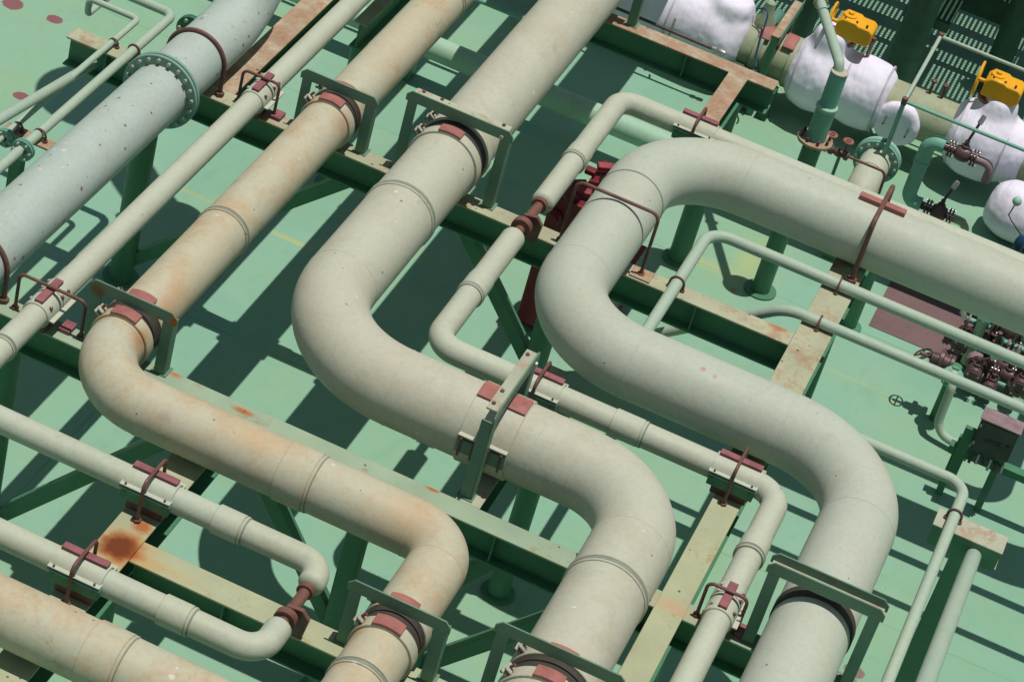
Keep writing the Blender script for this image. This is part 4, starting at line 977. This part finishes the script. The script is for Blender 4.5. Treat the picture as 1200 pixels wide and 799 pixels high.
# ------------------------------------------------------------------ red locker under the off-white pipe
lq = at(606,376,0)
tL = thing('fire_locker', 'dark red fire locker half hidden in shade under the off-white pipe', 'locker', (lq.x+.2, lq.y+.25, 0))
x0, y0 = lq.x, lq.y
MB().box((x0+.012,y0,.0),(x0+.46,y0+.62,.36)).build('locker_body', M['red'], tL, .006)
MB().box((x0,y0-.012,.361),(x0+.475,y0+.63,.385)).build('locker_lid', M['red'], tL, .006)
MB().box((x0-.004,y0+.02,.02),(x0+.011,y0+.05,.35)).build('corner_post', M['red'], tL, .003)
hb = at(647,228,.92)
MB().box((hb.x,hb.y,.05),(hb.x+.34,hb.y+.16,.92)).build('hose_box', M['red'], tL, .008)
MB().box((hb.x+.10,hb.y+.161,.05),(hb.x+.40,hb.y+.62,.86)).build('hose_box', M['red'], tL, .008)
random.seed(11)
for k in range(9):
    c_ = Vector((hb.x+.08+.05*(k%3)+random.random()*.04, hb.y+.02+.065*k, (.94 if k < 2 else .89)+.02*(k%2)))
    MB().obox(c_, (.05+random.random()*.05,.045,.035), Matrix.Rotation(random.random(), 3, 'Z') @ Matrix.Rotation(.4*random.random(), 3, 'X')).build('latch', M['redlit'] if k % 3 else M['red'], tL, .006)
MB().lathe((hb.x+.05,hb.y-.001,.80), (0,-1,0), [(0,.045),(.02,.045),(.03,.03),(.05,.028)], 18).build('hydrant_cap', M['red'], tL)

# ------------------------------------------------------------------ camera, light, sky
cd = bpy.data.cameras.new('camera'); cam = bpy.data.objects.new('camera', cd); COL.objects.link(cam)
cd.sensor_width = 36; cd.lens = 36*FPX/1200; cd.clip_end = 500
R0, R1, R2 = RC[0], RC[1], RC[2]
cam.matrix_world = Matrix(((R0[0],-R1[0],-R2[0],0),(R0[1],-R1[1],-R2[1],0),(R0[2],-R1[2],-R2[2],CAMZ),(0,0,0,1)))
S.camera = cam

SUN = Vector((.108,.035,1)).normalized()
sd = bpy.data.lights.new('sun', 'SUN'); sd.energy = 4.0; sd.angle = math.radians(.5); sd.color = (1.0, .965, .90)
so = bpy.data.objects.new('sun', sd); COL.objects.link(so); so.rotation_euler = (-SUN).to_track_quat('-Z', 'Y').to_euler()
w = bpy.data.worlds.new('World'); S.world = w; w.use_nodes = True
nt = w.node_tree; nt.nodes.clear()
sky = nt.nodes.new('ShaderNodeTexSky'); sky.sky_type = 'NISHITA'; sky.sun_disc = False
sky.sun_elevation = math.asin(SUN.z); sky.sun_rotation = math.atan2(SUN.x, SUN.y); sky.air_density = 1; sky.dust_density = .6
bg = nt.nodes.new('ShaderNodeBackground'); bg.inputs['Strength'].default_value = .082
wo = nt.nodes.new('ShaderNodeOutputWorld'); wb = nt.nodes.new('ShaderNodeMix'); wb.data_type = 'RGBA'; wb.blend_type = 'MULTIPLY'; wb.inputs[0].default_value = 1; wb.inputs[7].default_value = (.98, 1.0, .76, 1)
nt.links.new(sky.outputs[0], wb.inputs[6]); nt.links.new(wb.outputs[2], bg.inputs[0]); nt.links.new(bg.outputs[0], wo.inputs[0])
S.view_settings.view_transform = 'Standard'; S.view_settings.look = 'None'; S.view_settings.gamma = 1; S.view_settings.exposure = -.08
S.cycles.use_denoising = True
S.cycles.max_bounces = 8; S.cycles.diffuse_bounces = 5
